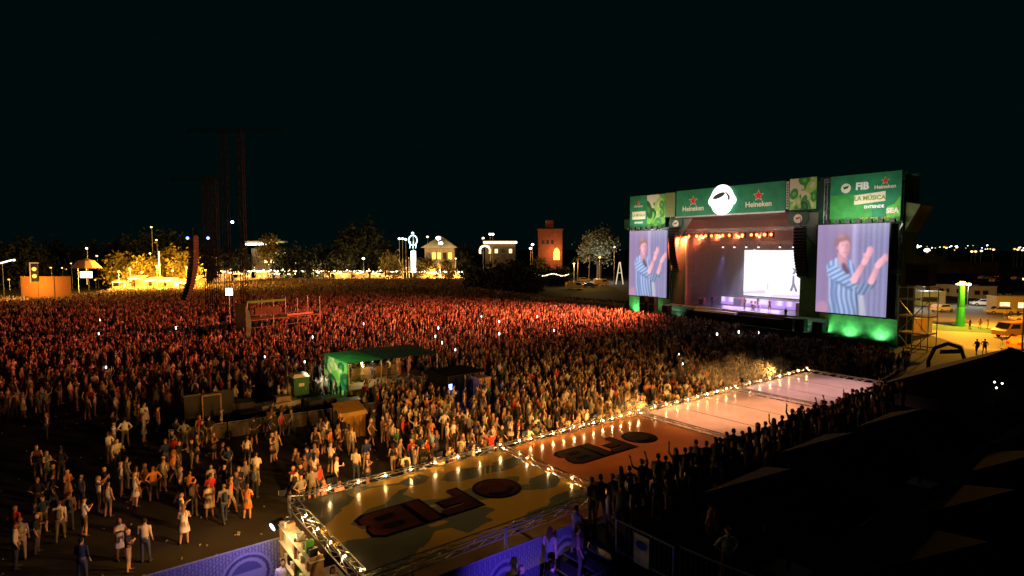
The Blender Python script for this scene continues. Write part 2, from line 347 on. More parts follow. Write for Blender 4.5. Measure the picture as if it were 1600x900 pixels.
# the two live screens: a figure in a striped shirt clapping
def seg(a, b_, x0, y0, x1, y1, r0, r1):
    dx, dy = x1 - x0, y1 - y0; t = np.clip(((a - x0) * dx + (b_ - y0) * dy) / (dx * dx + dy * dy), 0, 1)
    return np.hypot(a - x0 - t * dx, b_ - y0 - t * dy) - (r0 + (r1 - r0) * t)
def live(a, b_):
    y = 1 - b_; asp = 1.25; yy = y * asp                     # yy: same unit as a
    c = np.ones(a.shape + (3,)) * np.array((.30, .21, .40))
    g = np.clip((a - .45) / .3, 0, 1)[..., None]; c = c * (1 - g) + np.array((.26, .25, .46)) * g
    c *= (1 + .16 * np.sin(a * 88) * (a > .48) + .05 * np.sin(a * 41))[..., None]
    c += (np.exp(-((a - .545) / .028) ** 2) * .35)[..., None] * np.array((.6, .65, 1))
    def put(d, col, soft=.012):
        k = np.clip(.5 - d / soft, 0, 1)[..., None]
        return c * (1 - k) + col * k
    sh_l = np.array((.40, .55, .84)); sh_d = np.array((.13, .22, .46)); lf = np.clip(1.25 - .9 * np.abs(a - .30) - .25 * (yy - .6), .5, 1.3)[..., None]
    def shirt(ph, fr=88):
        k = np.clip(.55 + .7 * np.sin(ph * fr), 0, 1)[..., None]; return (sh_l * k + sh_d * (1 - k)) * lf
    def skin(k=1.0, cx=.5, w_=.1): return np.array((.86, .40, .46)) * (k * np.clip(1.15 - .5 * (a - cx) / w_, .62, 1.35))[..., None]
    c = put(np.hypot(a - .10, yy - 1.18) - .09, np.array((.52, .26, .42)), .05)
    c = put(np.minimum(seg(a, yy, .37, .64, .45, 1.4, .19, .24), seg(a, yy, .25, .60, .34, .60, .10, .13)), shirt(a - .13 * (yy - .6) + .012 * np.sin(yy * 14)))
    c = put(seg(a, yy, .25, .70, .30, 1.3, .02, .03), sh_d * .8 * lf, .09)
    c = put(seg(a, yy, .655, .93, .70, 1.4, .03, .06), np.array((.66, .68, .80)) * lf, .03); c = put(seg(a, yy, .575, .80, .635, 1.35, .006, .014), np.array((.04, .06, .15)), .02)
    c = put(seg(a, yy, .25, .67, .53, .82, .095, .075), shirt(a * .5 + yy * .9, 96)); c = put(seg(a, yy, .30, .80, .52, .90, .012, .012), sh_d * .6, .05)
    c = put(seg(a, yy, .55, .77, .69, .52, .046, .034), skin(1.0, .60, .12)); c = put(seg(a, yy, .69, .52, .735, .42, .040, .044), skin(1.08, .7, .1))
    for k, (x1, y1) in enumerate(((.735, .325), (.765, .315), (.79, .335), (.80, .365))): c = put(seg(a, yy, .72 + .012 * k, .42, x1, y1, .018, .011), skin(1.12 - .05 * k, .75, .1))
    c = put(seg(a, yy, .70, .47, .675, .41, .016, .010), skin(.95, .7, .1))
    c = put(seg(a, yy, .66, .90, .82, .80, .075, .05), shirt(a + yy * .5, 90) * .8); c = put(seg(a, yy, .79, .78, .865, .58, .042, .034), skin(.95, .82, .1)); c = put(seg(a, yy, .87, .56, .92, .50, .040, .042), skin(1.05, .9, .1))
    for k, (x1, y1) in enumerate(((.955, .415), (.985, .425), (1.0, .455), (1.0, .49))): c = put(seg(a, yy, .91 + .01 * k, .49, x1, y1, .017, .011), skin(1.1 - .05 * k, .93, .1))
    c = put(seg(a, yy, .365, .42, .385, .56, .058, .072), skin(.66, .4, .1)); c = put(seg(a, yy, .35, .56, .40, .63, .03, .02), shirt(a, 60) * .7); c = put(seg(a, yy, .40, .56, .455, .66, .022, .034), np.array((.16, .05, .08)), .03)
    c = put(np.hypot((a - .378) / .84, yy - .268) - .132, np.array((.34, .15, .17)), .03); c = put(np.hypot((a - .35) / .7, yy - .20) - .07, np.array((.50, .25, .25)), .06)
    c = put(np.hypot((a - .398) / .74, yy - .318) - .112, skin(1.0, .40, .11), .02); c = put(seg(a, yy, .39, .36, .408, .43, .066, .034), skin(.95, .40, .11), .02)
    c = put(seg(a, yy, .31, .225, .44, .205, .03, .02), np.array((.36, .16, .17)), .04)
    c = put(np.hypot((a - .375) / .6, yy - .345) - .03, skin(1.25, .4, .1), .07); c = put(seg(a, yy, .455, .30, .45, .42, .012, .012), skin(.55, .45, .1), .05)
    for ex in (.372, .432): c = put(np.hypot(a - ex, (yy - .305) * 1.8) - .010, np.array((.22, .08, .11)), .02); c = put(seg(a, yy, ex - .018, .283, ex + .016, .279, .004, .003), np.array((.33, .13, .15)), .012)
    c = put(seg(a, yy, .408, .31, .415, .352, .004, .009), skin(.72, .41, .1), .02); c = put(seg(a, yy, .388, .393, .428, .392, .005, .005), np.array((.45, .12, .17)), .012)
    c = put(np.hypot(a - .303, (yy - .325) * .65) - .016, skin(.8, .3, .1), .02)
    nz = np.random.default_rng(2).normal(size=a.shape); c = c * (1 + .05 * nz)[..., None]
    for _ in range(2): c[1:-1, 1:-1] = (c[1:-1, 1:-1] * 2 + c[:-2, 1:-1] + c[2:, 1:-1] + c[1:-1, :-2] + c[1:-1, 2:]) / 6
    return np.clip(c * .86 + np.array((.34, .31, .46)) * .14, 0, 1.2) * .95
LIVE = attr_mat('live_screen', 'col', emit=1.12)
for s, far in ((0, 1), (34.7, 0)):
    t = stage_thing('video_screen', 'video screen showing a clapping figure, on the ' + ('far tower away from the scaffold' if far else 'near tower beside the scaffold'), 'screen', 'live video screens on the stage towers', s=s, y=-.25)
    MB().box(-.12, 9.0, .02, .4, 3.35, 15.2).build('housing', BLACKM, t)
    if far: lm = picture('picture', 8.8, 11.6, 110, 146, live, LIVE, t, (.03, 0, 3.5))
    else: inst(lm.data, 'picture', t, (.03, 0, 3.5))

# orange blinders across the opening
bl_body = MB().box(-.34, .34, 0, .3, -.36, .36).mesh('lamp_head', BLACKM); bl_lens = MB().prism(circle_pts(0, 0, .23, 12), -.03, -.005).mesh('lens', GLOWO); bl_core = MB().prism(circle_pts(0, 0, .10, 10), -.05, -.032).mesh('lens_core', GLOWOC)
bl_yoke = MB().tube((-.38, .15, 0), (-.38, .15, .6), .03).tube((.38, .15, 0), (.38, .15, .6), .03).tube((-.38, .15, .6), (.38, .15, .6), .03).mesh('yoke', BLACKM)
bs = [11.6, 12.45, 14.0, 14.95, 15.8, 16.9, 18.0, 19.0, 20.2, 21.4, 22.5, 24.0, 24.9, 26.2, 27.2]
for i, s in enumerate(bs):
    t = thing('blinder_light', 'round glowing orange blinder lamp in the row across the stage opening', 'stage light', st(s, .9, 14.0), ST_A, 'orange blinder lamps over the stage')
    inst(bl_body, 'lamp_head', t); inst(bl_lens, 'lens', t); inst(bl_core, 'lens_core', t); inst(bl_yoke, 'yoke', t)
    if i % 3 == 1: lamp('blinder_beam', 'SPOT', st(s, .7, 13.9), (100000, 105000, 88000, 78000, 85000)[i // 3], (1, .155, .05), at(*((960, 492), (820, 500), (640, 512), (400, 515), (130, 545))[i // 3]), spot_size=R((92, 84, 78, 70, 62)[i // 3]), spot_blend=.95, shadow_soft_size=.4)
t = stage_thing('lighting_truss', 'long aluminium truss carrying the orange blinder lamps', 'truss')
MB().truss((9.6, 1.05, 14.85), (34.4, 1.05, 14.85), .5, .035, .8).build('beam', TRUSS, t)
t = stage_thing('lighting_truss', 'rear aluminium truss carrying small white lamps above the video wall', 'truss')
MB().truss((12, 7.0, 12.9), (33, 7.0, 12.9), .4, .03, .8).build('beam', TRUSS, t)
wl_h = MB().tube((0, 0, 0), (0, -.1, -.5), .14, .2).mesh('lamp_head', BLACKM); wl_l = MB().ball((0, -.1, -.52), .15, 8, 5, .5).mesh('lens', GLOWW)
for s in (15.0, 17.2, 19.4, 21.6, 25.2, 27.4, 29.5):
    t = thing('spotlight', 'small white spotlight hanging over the video wall', 'stage light', st(s, 6.6, 12.7), ST_A, 'white spotlights on the rear truss')
    inst(wl_h, 'lamp_head', t); inst(wl_l, 'lens', t)
lamp('stage_wash', 'SPOT', st(21, 6.4, 12.2), 11000, (.66, .62, 1), st(22.5, 4.5, 2.5), spot_size=R(75), spot_blend=.8, shadow_soft_size=.4); lamp('stage_wash', 'SPOT', st(27.5, 6.4, 12.2), 10000, (.80, .70, 1), st(26, 4.0, 2.5), spot_size=R(70), spot_blend=.8, shadow_soft_size=.4)
for s in (14, 20, 26): lamp('blinder_spill', 'POINT', st(s, 2.2, 14.2), 420, (1, .20, .05), shadow_soft_size=.4)
lamp('stage_blue_spot', 'SPOT', st(15, 6.5, 11), 2500, (.12, .22, 1), st(16.5, 3.5, 2.5), spot_size=R(34), spot_blend=.6)
lamp('stage_pink_spot', 'SPOT', st(26, 2, 12), 2600, (1, .12, .5), st(24.5, 5.5, 2.5), spot_size=R(40), spot_blend=.6)

# video wall with its riser, band
def wallpic(a, b_):
    c = np.ones(a.shape + (3,)) * np.array((1.0, .98, 1.0))
    n = .5 + .5 * np.sin(a * 23 + 3 * np.sin(b_ * 9)) * np.sin(b_ * 19 + 2 * np.sin(a * 13)); c *= (1 - .10 * n)[..., None]
    def put(d, col, soft=.01):
        k = np.clip(.5 - d / soft, 0, 1)[..., None]; return c * (1 - k) + np.array(col) * k
    for x, z, r_ in ((.20, .63, .03), (.26, .62, .025), (.43, .82, .02), (.33, .76, .015)): c = put(np.hypot(a - x, (b_ - z) * 1.6) - r_, (.55, .55, .6), .04)
    c = put(seg(a, b_, .42, .17, .42, .34, .025, .008), (.5, .48, .55), .02)
    for z in (.93, .88, .83, .78): c = put(seg(a, b_, .80, z, .86, z, .008, .008), (.8, .35, .4), .012)
    for p in ((.82, .62, .86, .58), (.86, .58, .83, .52), (.83, .46, .83, .30), (.83, .30, .80, .17), (.84, .30, .88, .16)): c = put(seg(a, b_, *p, .016, .020), (.10, .08, .14), .012)
    c = put(seg(a, b_, 0, .05, .35, .10, .03, .05), (.55, .5, .62), .05)
    c = put(seg(a, b_, .5, .03, 1, .06, .03, .03), (.72, .5, .85), .05)
    return c
t = stage_thing('video_wall', 'bright white video wall with dark sketched figures at the back of the stage', 'screen', s=16.7, y=10)
MB().box(-.15, 10.75, .03, .5, 3.9, 11.9).build('housing', BLACKM, t)
picture('picture', 10.6, 7.6, 140, 100, wallpic, attr_mat('wall_screen', 'col', emit=1.5), t, (0, 0, 4.1))
t = stage_thing('band_riser', 'low riser with glowing violet and white front under the video wall', 'riser', s=14.5, y=7)
MB().box(0, 14, .02, 2.8, 2.56, 3.9).build('platform', BLACKM, t)
def risepic(a, b_):
    c = np.ones(a.shape + (3,)) * np.array((.45, .22, .85)); k = np.clip(.5 + .5 * np.sin(a * 31 + 4 * np.sin(a * 7)), 0, 1) * (b_ > .35)
    return c * (1 - k[..., None]) + np.array((.95, .8, 1)) * k[..., None]
picture('led_front', 13.9, 1.25, 120, 8, risepic, attr_mat('riser_screen', 'col', emit=1.1), t, (.05, 0, 2.62))
lamp('riser_glow', 'AREA', st(21, 5.5, 3.2), 250, (.6, .35, 1), st(21, 3.5, 2.6), shape='RECTANGLE', size=10, size_y=1)
t = stage_thing('drum_kit', 'pink lit drum kit on the stage in front of the riser', 'drum kit', s=22.3, y=4.5, z=2.56)
drum = mat('drum_shell', (.5, .12, .2), .3); cym = mat('cymbal_brass', (.6, .45, .15), .3, .9)
MB().tube((0, -.3, .35), (0, .2, .35), .35, n=14).build('bass_drum', drum, t)
for x, z in ((-.35, .85), (.3, .85)): MB().tube((x, -.1, z), (x, .05, z + .3), .2, n=12).build('tom', drum, t)
MB().tube((.7, .3, .2), (.7, .3, .65), .25, n=12).build('floor_tom', drum, t)
for x in (-.85, .95): MB().tube((x, .1, 1.3), (x, .1, 1.32), .3, .02, n=12).tube((x, .1, 0), (x, .1, 1.3), .02).build('cymbal', cym, t)
for k, (s, y, c) in enumerate(((13.0, 3, (.3, .02, .02)), (17.6, 6, (.6, .03, .03)), (30.4, 2.4, (.45, .42, .5)))):
    t = stage_thing('amplifier', ['dark amplifier cabinet at the far side of the stage', 'red amplifier cabinet beside the riser', 'pale draped keyboard case at the near side of the stage'][k], 'amplifier', s=s, y=y, z=2.56 + (1.35 if k == 1 else 0) * 0)
    h = (1.2, 1.3, 1.6)[k]; ln = (1.0, 1.6, 1.9)[k]
    MB().box(0, ln, 0, .6, 0.05, h).build('cabinet', mat('amp_shell_%s' % 'abc'[k], c, .7), t)
    MB().box(.08, ln - .08, -.015, -.002, .15, h - .25).build('grille', DARK if k < 2 else MATS['amp_shell_c'], t)
    MB().box(.08, ln - .08, -.02, -.003, h - .2, h - .06).build('control_panel', STEEL, t)

# line arrays, subwoofers, uplights, barricade
cab = MB().prism([(-.7, -.2), (.7, -.2), (.7, .2), (-.7, .2)], -.5, .35).mesh('cabinet', BLACKM)
gril = MB().box(-.64, .64, -.515, -.503, -.17, .17).mesh('grille', DARK)
def line_array(origin, rz, label, n=14, h=.43, cur=1.6, group=None):
    t = thing('line_array', label, 'loudspeaker', origin, rz, group); ang = 0; p = Vector((0, 0, 0))
    MB().box(-.7, .7, -.4, .3, .25, .4).tube((0, 0, .4), (0, 0, 1.6), .04).build('flying_frame', BLACKM, t)
    for k in range(n):
        o = inst(cab, 'cabinet', t, p); o.rotation_euler.x = -ang
        g = inst(gril, 'grille', o)
        ang += R(cur * (.3 + 1.6 * k / n)); p = p + Vector((0, math.sin(ang) * h, -math.cos(ang) * h))
    return t
line_array(st(32.4, -.5, 14.6), ST_A, 'black curved line array hanging beside the near stage column', 16, .44)
line_array(st(10.4, -.5, 15.2), ST_A, 'black curved line array hanging beside the far stage column', 18, .44)
subm = MB().box(-.65, .65, -.5, .5, 0, 1.25).mesh('cabinet', BLACKM); subg = MB().box(-.58, .58, -.53, -.505, .08, 1.17).mesh('grille', DARK)
for k, (s, y, n) in enumerate(((32.2, -2.0, 2), (33.9, -2.2, 2), (37.0, -3.4, 2), (38.5, -3.4, 1), (5.6, -2.2, 3), (7.7, -2.2, 3), (10.5, -2.0, 2))):
    for j in range(n):
        t = thing('subwoofer', 'black subwoofer box stacked on the ground before the %s tower, %s of its stack' % ('far' if s < 20 else 'near', ('bottom', 'second', 'third')[j]), 'loudspeaker', st(s, y, j * 1.26), ST_A, 'subwoofers along the stage foot')
        inst(subm, 'cabinet', t); inst(subg, 'grille', t)
upm = MB().box(-.3, .3, -.25, .25, 0, .3).mesh('housing', BLACKM); upl = MB().box(-.24, .24, -.19, .19, .305, .325).mesh('lens', GLOWG)
for k, s in enumerate((1.2, 4.0, 9.0, 11.0, 33.2, 35.6, 38.9, 42.6)):
    t = thing('uplight', 'green uplight on the ground washing the %s tower base' % ('far' if s < 20 else 'near'), 'uplight', st(s, -.3, 0), ST_A, 'green uplights at the tower feet')
    inst(upm, 'housing', t); inst(upl, 'lens', t)
    lamp('green_uplight', 'SPOT', st(s, -.28, .42), 420, (.42, 1, .46), st(s, .5, 3), spot_size=R(150), spot_blend=.8, shadow_soft_size=.2)
panm = MB().box(-.98, .98, -.03, .03, .05, 1.2).tube((-.9, .05, 0), (-.9, .8, 0.02), .03).tube((-.9, .8, .02), (-.9, .05, 1.1), .03).tube((.9, .05, 0), (.9, .8, .02), .03).tube((.9, .8, .02), (.9, .05, 1.1), .03).mesh('panel', mat('barricade_metal', (.12, .12, .12), .5, .5))
for k in range(24):
    tag(inst(panm, 'crowd_barrier', None, st(-1 + k * 2.0, -5.2, 0), ST_A), 'dark metal crowd barrier panel along the foot of the stage', 'barrier', 'crowd barriers before the stage')

# scaffold tower right of the stage with black hanging cabinet
t = stage_thing('scaffold_tower', 'open grey scaffold tower standing beside the near stage tower', 'scaffold', s=45.4, y=-1.5)
for nm, pr in (('upright', [((x, y, 0), (x, y, 7.6)) for x in (0, 1.6, 3.2) for y in (0, 2.4)]),
               ('ledger', [((0, y, z), (3.2, y, z)) for y in (0, 2.4) for z in (.3, 2, 4, 6, 7.4)] + [((x, 0, z), (x, 2.4, z)) for x in (0, 1.6, 3.2) for z in (2, 4, 6)]),
               ('diagonal_brace', [((x, 0, z), (x + 1.6, 0, z + 2)) if (i + int(z / 2)) % 2 else ((x + 1.6, 0, z), (x, 0, z + 2)) for i, x in enumerate((0, 1.6)) for z in (0, 2, 4)])):
    for a_, b_ in pr: MB().tube(a_, b_, .05, n=5).build(nm, STEEL, t)
for z in (2.05, 4.05): MB().box(0, 3.2, .1, 2.3, z, z + .06).build('platform', WOOD, t)
t = stage_thing('delay_speaker', 'black square speaker cabinet raised on top of the scaffold', 'loudspeaker', s=45.8, y=-1.3, z=7.65)
MB().box(0, 2.6, 0, 2, 0, 2.6).build('cabinet', BLACKM, t); MB().box(.15, 2.45, -.03, -.003, .15, 2.45).build('grille', DARK, t)

# ------------------------------------------------------------------ people: one continuous body per pose (capsules fused by a voxel remesh)
SKIN, SHIRT, PANTS, HAIR, SHOE = range(5)
def ring_tube(rings, n=10):
    """closed lofted tube through (centre, rx, ry, tilt axis) rings"""
    vs, fs = [], []
    for c, rx, ry in rings:
        for i in range(n):
            t = 2 * math.pi * i / n; vs.append((c[0] + rx * math.cos(t), c[1] + ry * math.sin(t), c[2]))
    for k in range(len(rings) - 1):
        for i in range(n): fs.append((k * n + i, k * n + (i + 1) % n, (k + 1) * n + (i + 1) % n, (k + 1) * n + i))
    fs += [tuple(range(n))[::-1], tuple(range((len(rings) - 1) * n, len(rings) * n))]
    return vs, fs
def person_meshes(pose, build):
    """returns {lod: (verts, tris, labels)}; faces -y, about 1.72 m tall"""
    prims = []
    def cap(a, b, r0, r1, lab):
        m = MB().tube(a, b, r0, r1, 9).ball(a, r0 * 1.0, 9, 6).ball(b, r1, 9, 6); prims.append((m.v, m.f, lab))
    fem = build.get('fem', 0); lean = pose.get('lean', 0); sw = .90 if fem else 1.0
    Y = lambda z: lean * (z - .9)
    tor = [(.88, .150, .105), (.95, .165, .115), (1.05, .145 if fem else .155, .100), (1.15, .135 if fem else .160, .098), (1.28, .165 * sw, .118), (1.38, .178 * sw, .110), (1.44, .130, .085), (1.48, .07, .065)]
    v, f = ring_tube([((0, Y(z), z), rx, ry) for z, rx, ry in tor if z >= .95]); prims.append((v, f, SHIRT))
    v, f = ring_tube([((0, 0, z), rx, ry) for z, rx, ry in ((.80, .14, .10), (.88, .165, .112), (.97, .160, .112))]); prims.append((v, f, PANTS))
    if build.get('dress'):
        v, f = ring_tube([((0, 0, z), rx, ry) for z, rx, ry in ((.55, .23, .19), (.75, .205, .16), (1.0, .15, .11))]); prims.append((v, f, SHIRT))
    hy = Y(1.55) + pose.get('nod', 0)
    cap((0, Y(1.45), 1.44), (0, hy - .01, 1.54), .058, .052, SKIN)
    v, f = ring_tube([((0, hy - .02 + dy, z), rx, ry) for z, rx, ry, dy in ((1.49, .035, .04, -.03), (1.525, .058, .07, -.015), (1.58, .072, .088, 0), (1.63, .076, .095, 0), (1.67, .070, .088, .005), (1.70, .045, .055, .01))]); prims.append((v, f, SKIN))
    cap((0, hy - .112, 1.595), (0, hy - .098, 1.62), .014, .010, SKIN)          # nose
    for s in (-1, 1): cap((s * .078, hy - .01, 1.585), (s * .078, hy - .005, 1.615), .014, .016, SKIN)
    v, f = ring_tube([((0, hy + dy, z), rx, ry) for z, rx, ry, dy in ((1.575, .074, .060, .045), (1.63, .084, .088, .014), (1.68, .080, .092, 0), (1.715, .055, .065, 0), (1.728, .03, .035, .0))]); prims.append((v, f, HAIR))
    if build.get('long'): v, f = ring_tube([((0, hy + .07, z), rx, ry) for z, rx, ry in ((1.30, .06, .03), (1.42, .085, .045), (1.55, .085, .05), (1.66, .07, .05))]); prims.append((v, f, HAIR))
    if build.get('cap'): cap((0, hy - .07, 1.675), (0, hy - .15, 1.66), .05, .035, HAIR)
    if build.get('bag'): cap((0, Y(1.3) + .15, 1.30), (0, Y(1.1) + .16, 1.08), .10, .115, PANTS)
    hands = []
    for s, arm in ((-1, pose['la']), (1, pose['ra'])):
        sh = Vector((s * .185 * sw, Y(1.38), 1.395)); el = Vector((s * arm[0][0], arm[0][1] + Y(1.2), arm[0][2])); wr = Vector((s * arm[1][0], arm[1][1] + Y(1.2), arm[1][2]))
        cap(sh, el, .056 * (.88 if fem else 1), .043, SKIN if build.get('tank') else SHIRT); cap(el, wr, .042, .030, SHIRT if build.get('sleeve') else SKIN)
        d = (wr - el).normalized(); cap(wr, wr + d * .09, .034, .036, SKIN)
        if arm is CUP: cap(wr + d * .07 + Vector((0, 0, -.03)), wr + d * .07 + Vector((0, 0, .10)), .032, .04, SHIRT)
        hands.append((wr + d * .085, d, s))
    for s, leg in ((-1, pose['ll']), (1, pose['rl'])):
        hip = Vector((s * .09, 0, .90)); kn = Vector((s * leg[0][0], leg[0][1], leg[0][2])); an = Vector((s * leg[1][0], leg[1][1], leg[1][2]))
        cap(hip, kn, .092, .063, PANTS if not build.get('dress') else SKIN)
        mid = kn.lerp(an, .35) + Vector((0, .012, 0)); lg = SKIN if (build.get('shorts') or build.get('dress')) else PANTS
        cap(kn, mid, .060, .060, lg); cap(mid, an, .060, .042, lg)
        cap(an - Vector((0, -.02, an.z - leg[1][2] + .045)), an + Vector((s * .02, -.16, -.05)), .048, .040, SHOE)
    big = MB(); kd = KDTree(sum(len(p[0]) * 2 for p in prims)); k = 0; labs = []
    for v, f, lab in prims:
        big.add(v, f)
        for p in v: kd.insert(Vector(p), k); labs.append(lab); k += 1
        for fc in f:
            if k < sum(len(p[0]) * 2 for p in prims): kd.insert(sum((Vector(v[i]) for i in fc), Vector()) / len(fc), k); labs.append(lab); k += 1
    kd.balance()
    me = big.mesh('tmp', DARK); ob = bpy.data.objects.new('tmp', me); COL.objects.link(ob)
    rm = ob.modifiers.new('r', 'REMESH'); rm.mode = 'VOXEL'; rm.voxel_size = .022
    sm = ob.modifiers.new('s', 'SMOOTH'); sm.factor = .5; sm.iterations = 2
    dc = ob.modifiers.new('d', 'DECIMATE'); out = {}
    for lod, target in (('hi', 1500), ('mid', 190), ('low', 84)):
        dc.ratio = 1.0; sm.iterations = 2 if lod == 'hi' else 0
        n0 = build.setdefault('n0', 9000); dc.ratio = target / n0
        dg = bpy.context.evaluated_depsgraph_get(); dg.update(); e = ob.evaluated_get(dg); mm = e.to_mesh()
        if lod == 'hi':
            got = sum(len(p.vertices) - 2 for p in mm.polygons); 
            build['n0'] = n0 * got / target if got else n0
        mm.calc_loop_triangles(); V = np.empty(len(mm.vertices) * 3, np.float32); mm.vertices.foreach_get('co', V); V = V.reshape(-1, 3)
        T = np.empty(len(mm.loop_triangles) * 3, np.int32); mm.loop_triangles.foreach_get('vertices', T); T = T.reshape(-1, 3); e.to_mesh_clear()
        Lb = np.array([labs[kd.find(Vector(p))[1]] for p in V])
        if lod == 'hi':    # five separate fingers rooted in each palm
            hv, hf = [], []
            for p, d, s in hands:
                side = d.cross(Vector((0, 1, 0)) if abs(d.y) < .8 else Vector((1, 0, 0))).normalized(); nrm = d.cross(side)
                for q, ln in ((-.027, .055), (-.009, .065), (.009, .062), (.026, .048)):
                    a = p + side * q; k1 = a + d * ln * .55; m_ = MB().tube(a - d * .02, k1, .0085, .008, 4).tube(k1, k1 + (d + nrm * .5).normalized() * ln * .5, .008, .006, 4)
                    hf += [tuple(i + len(hv) for i in fc) for fc in m_.f]; hv += m_.v
                a = p - d * .05 + side * .03; m_ = MB().tube(a, a + (side + d * .8).normalized() * .06, .011, .008, 4); hf += [tuple(i + len(hv) for i in fc) for fc in m_.f]; hv += m_.v
            base = len(V); ht = []
            for fc in hf: ht += [(base + fc[0], base + fc[i], base + fc[i + 1]) for i in range(1, len(fc) - 1)]
            V = np.concatenate([V, np.array(hv, np.float32)]); T = np.concatenate([T, np.array(ht, np.int32)]); Lb = np.concatenate([Lb, np.full(len(hv), SKIN)])
        out[lod] = (V, T, Lb)
    bpy.data.objects.remove(ob); bpy.data.meshes.remove(me)
    return out
DN = ((.23, .02, 1.13), (.235, -.07, .90)); UP = ((.27, -.04, 1.56), (.22, -.10, 1.80)); UPW = ((.36, -.03, 1.50), (.42, -.06, 1.76))
FR = ((.22, -.06, 1.16), (.07, -.27, 1.27)); CUP = ((.22, .0, 1.14), (.17, -.24, 1.20)); HIP = ((.34, .07, 1.16), (.19, -.02, 1.01)); CR = ((.23, -.07, 1.15), (-.04, -.17, 1.20)); PH = ((.24, -.14, 1.35), (.06, -.32, 1.58))
SL = ((.10, -.015, .50), (.11, .02, .09)); SW = ((.13, -.01, .50), (.17, .03, .09)); FW = ((.10, -.16, .52), (.10, -.22, .11)); BK = ((.10, .02, .50), (.10, .22, .14))
POSES = {'standing with arms down': dict(la=DN, ra=DN, ll=SL, rl=SW), 'with both arms raised': dict(la=UP, ra=UPW, ll=SL, rl=SL), 'with one arm raised': dict(la=DN, ra=UP, ll=SW, rl=SL),
         'clapping': dict(la=FR, ra=FR, ll=SL, rl=SW), 'holding a drink': dict(la=DN, ra=CUP, ll=SW, rl=SL, nod=-.01), 'with hands on hips': dict(la=HIP, ra=HIP, ll=SW, rl=SW),
         'walking': dict(la=((.22, .10, 1.15), (.21, .03, .92)), ra=((.22, -.07, 1.15), (.20, -.22, .98)), ll=FW, rl=BK, lean=-.05), 'with arms folded': dict(la=CR, ra=CR, ll=SL, rl=SW), 'holding up a phone': dict(la=PH, ra=PH, ll=SL, rl=SL, nod=-.01)}
BUILDS = {'t-shirt and trousers': dict(bag=1), 't-shirt and shorts': dict(shorts=1), 'sleeveless top and shorts': dict(fem=1, tank=1, shorts=1, long=1), 'dress': dict(fem=1, tank=1, dress=1, long=1), 'long-sleeved top': dict(sleeve=1), 'shorts and cap': dict(shorts=1, cap=1)}
pk = list(POSES); bk = list(BUILDS)
COMBOS = [(p, b) for i, p in enumerate(pk) for b in (bk[i % 6], bk[(i + 2) % 6])]
VAR = []
for p, b in COMBOS:
    VAR.append((p, b, person_meshes(POSES[p], dict(BUILDS[b]))))
pm = bpy.data.materials.new('clothed_person'); pm.use_nodes = True; nt = pm.node_tree; N = nt.nodes; L = nt.links; bs_ = N['Principled BSDF']; bs_.inputs['Roughness'].default_value = .8; bs_.inputs['Specular IOR Level'].default_value = .2
mk = N.new('ShaderNodeAttribute'); mk.attribute_name = 'part'; sp = N.new('ShaderNodeSeparateColor'); L.new(mk.outputs['Color'], sp.inputs[0]); prev = None
for i, nm in enumerate(('skin', 'shirt', 'pants', 'hair')):
    a = N.new('ShaderNodeAttribute'); a.attribute_type = 'OBJECT'; a.attribute_name = nm
    if prev is None: prev = a.outputs['Color']; continue
    mx = N.new('ShaderNodeMix'); mx.data_type = 'RGBA'; L.new(sp.outputs[i - 1], mx.inputs[0]); L.new(prev, mx.inputs[6]); L.new(a.outputs['Color'], mx.inputs[7]); prev = mx.outputs[2]
mx = N.new('ShaderNodeMix'); mx.data_type = 'RGBA'; L.new(mk.outputs['Alpha'], mx.inputs[0]); L.new(prev, mx.inputs[6]); mx.inputs[7].default_value = (.05, .05, .05, 1); L.new(mx.outputs[2], bs_.inputs['Base Color'])
def hi_mesh(k):
    V, T, Lb = VAR[k][2]['hi']; me = bpy.data.meshes.new('person'); me.from_pydata(V.tolist(), [], T.tolist()); me.shade_smooth()
    c = np.zeros((len(V), 4), np.float32); c[Lb == SHIRT, 0] = 1; c[Lb == PANTS, 1] = 1; c[Lb == HAIR, 2] = 1; c[Lb == SHOE, 3] = 1
    me.color_attributes.new('part', 'FLOAT_COLOR', 'POINT').data.foreach_set('color', c.ravel()); me.materials.append(pm); return me
HI = [hi_mesh(k) for k in range(len(VAR))]
SHIRTS = [('white', (.72, .71, .68)), ('black', (.02, .02, .022)), ('grey', (.22, .22, .22)), ('orange', (.62, .22, .05)), ('red', (.50, .04, .04)), ('navy', (.02, .04, .12)), ('cream', (.62, .55, .40)), ('green', (.05, .17, .08)), ('yellow', (.62, .45, .08)), ('pink', (.60, .25, .28)), ('light blue', (.22, .35, .50)), ('brown', (.16, .08, .05))]
SW_ = np.array([.24, .22, .14, .04, .04, .10, .09, .02, .02, .02, .03, .04])
PANTC = [(.02, .022, .03), (.04, .06, .11), (.12, .11, .09), (.28, .24, .18), (.03, .03, .03)]
HAIRC = [(.015, .01, .008), (.03, .018, .01), (.08, .04, .02), (.20, .12, .05)]
SKINC = [(.52, .31, .22), (.45, .25, .17), (.58, .36, .27), (.26, .13, .08), (.38, .21, .14)]
PEOPLE = []
def add_person(x, y, z, face, where, group, k=None, col=None, sc=None):
    k = int(rng.integers(len(VAR))) if k is None else k; ci = int(rng.choice(len(SHIRTS), p=SW_)) if col is None else col
    o = inst(HI[k], 'person', None, (x, y, z), face, float(rng.uniform(.93, 1.06)) if sc is None else sc)
    o['shirt'] = SHIRTS[ci][1]; o['pants'] = PANTC[rng.integers(5)]; o['hair'] = HAIRC[rng.integers(4)]; o['skin'] = SKINC[rng.integers(5)]
    p, b, _ = VAR[k]
    tag(o, 'person in %s %s %s %s' % (SHIRTS[ci][0], b, p, where), 'person', group); PEOPLE.append(o); return o
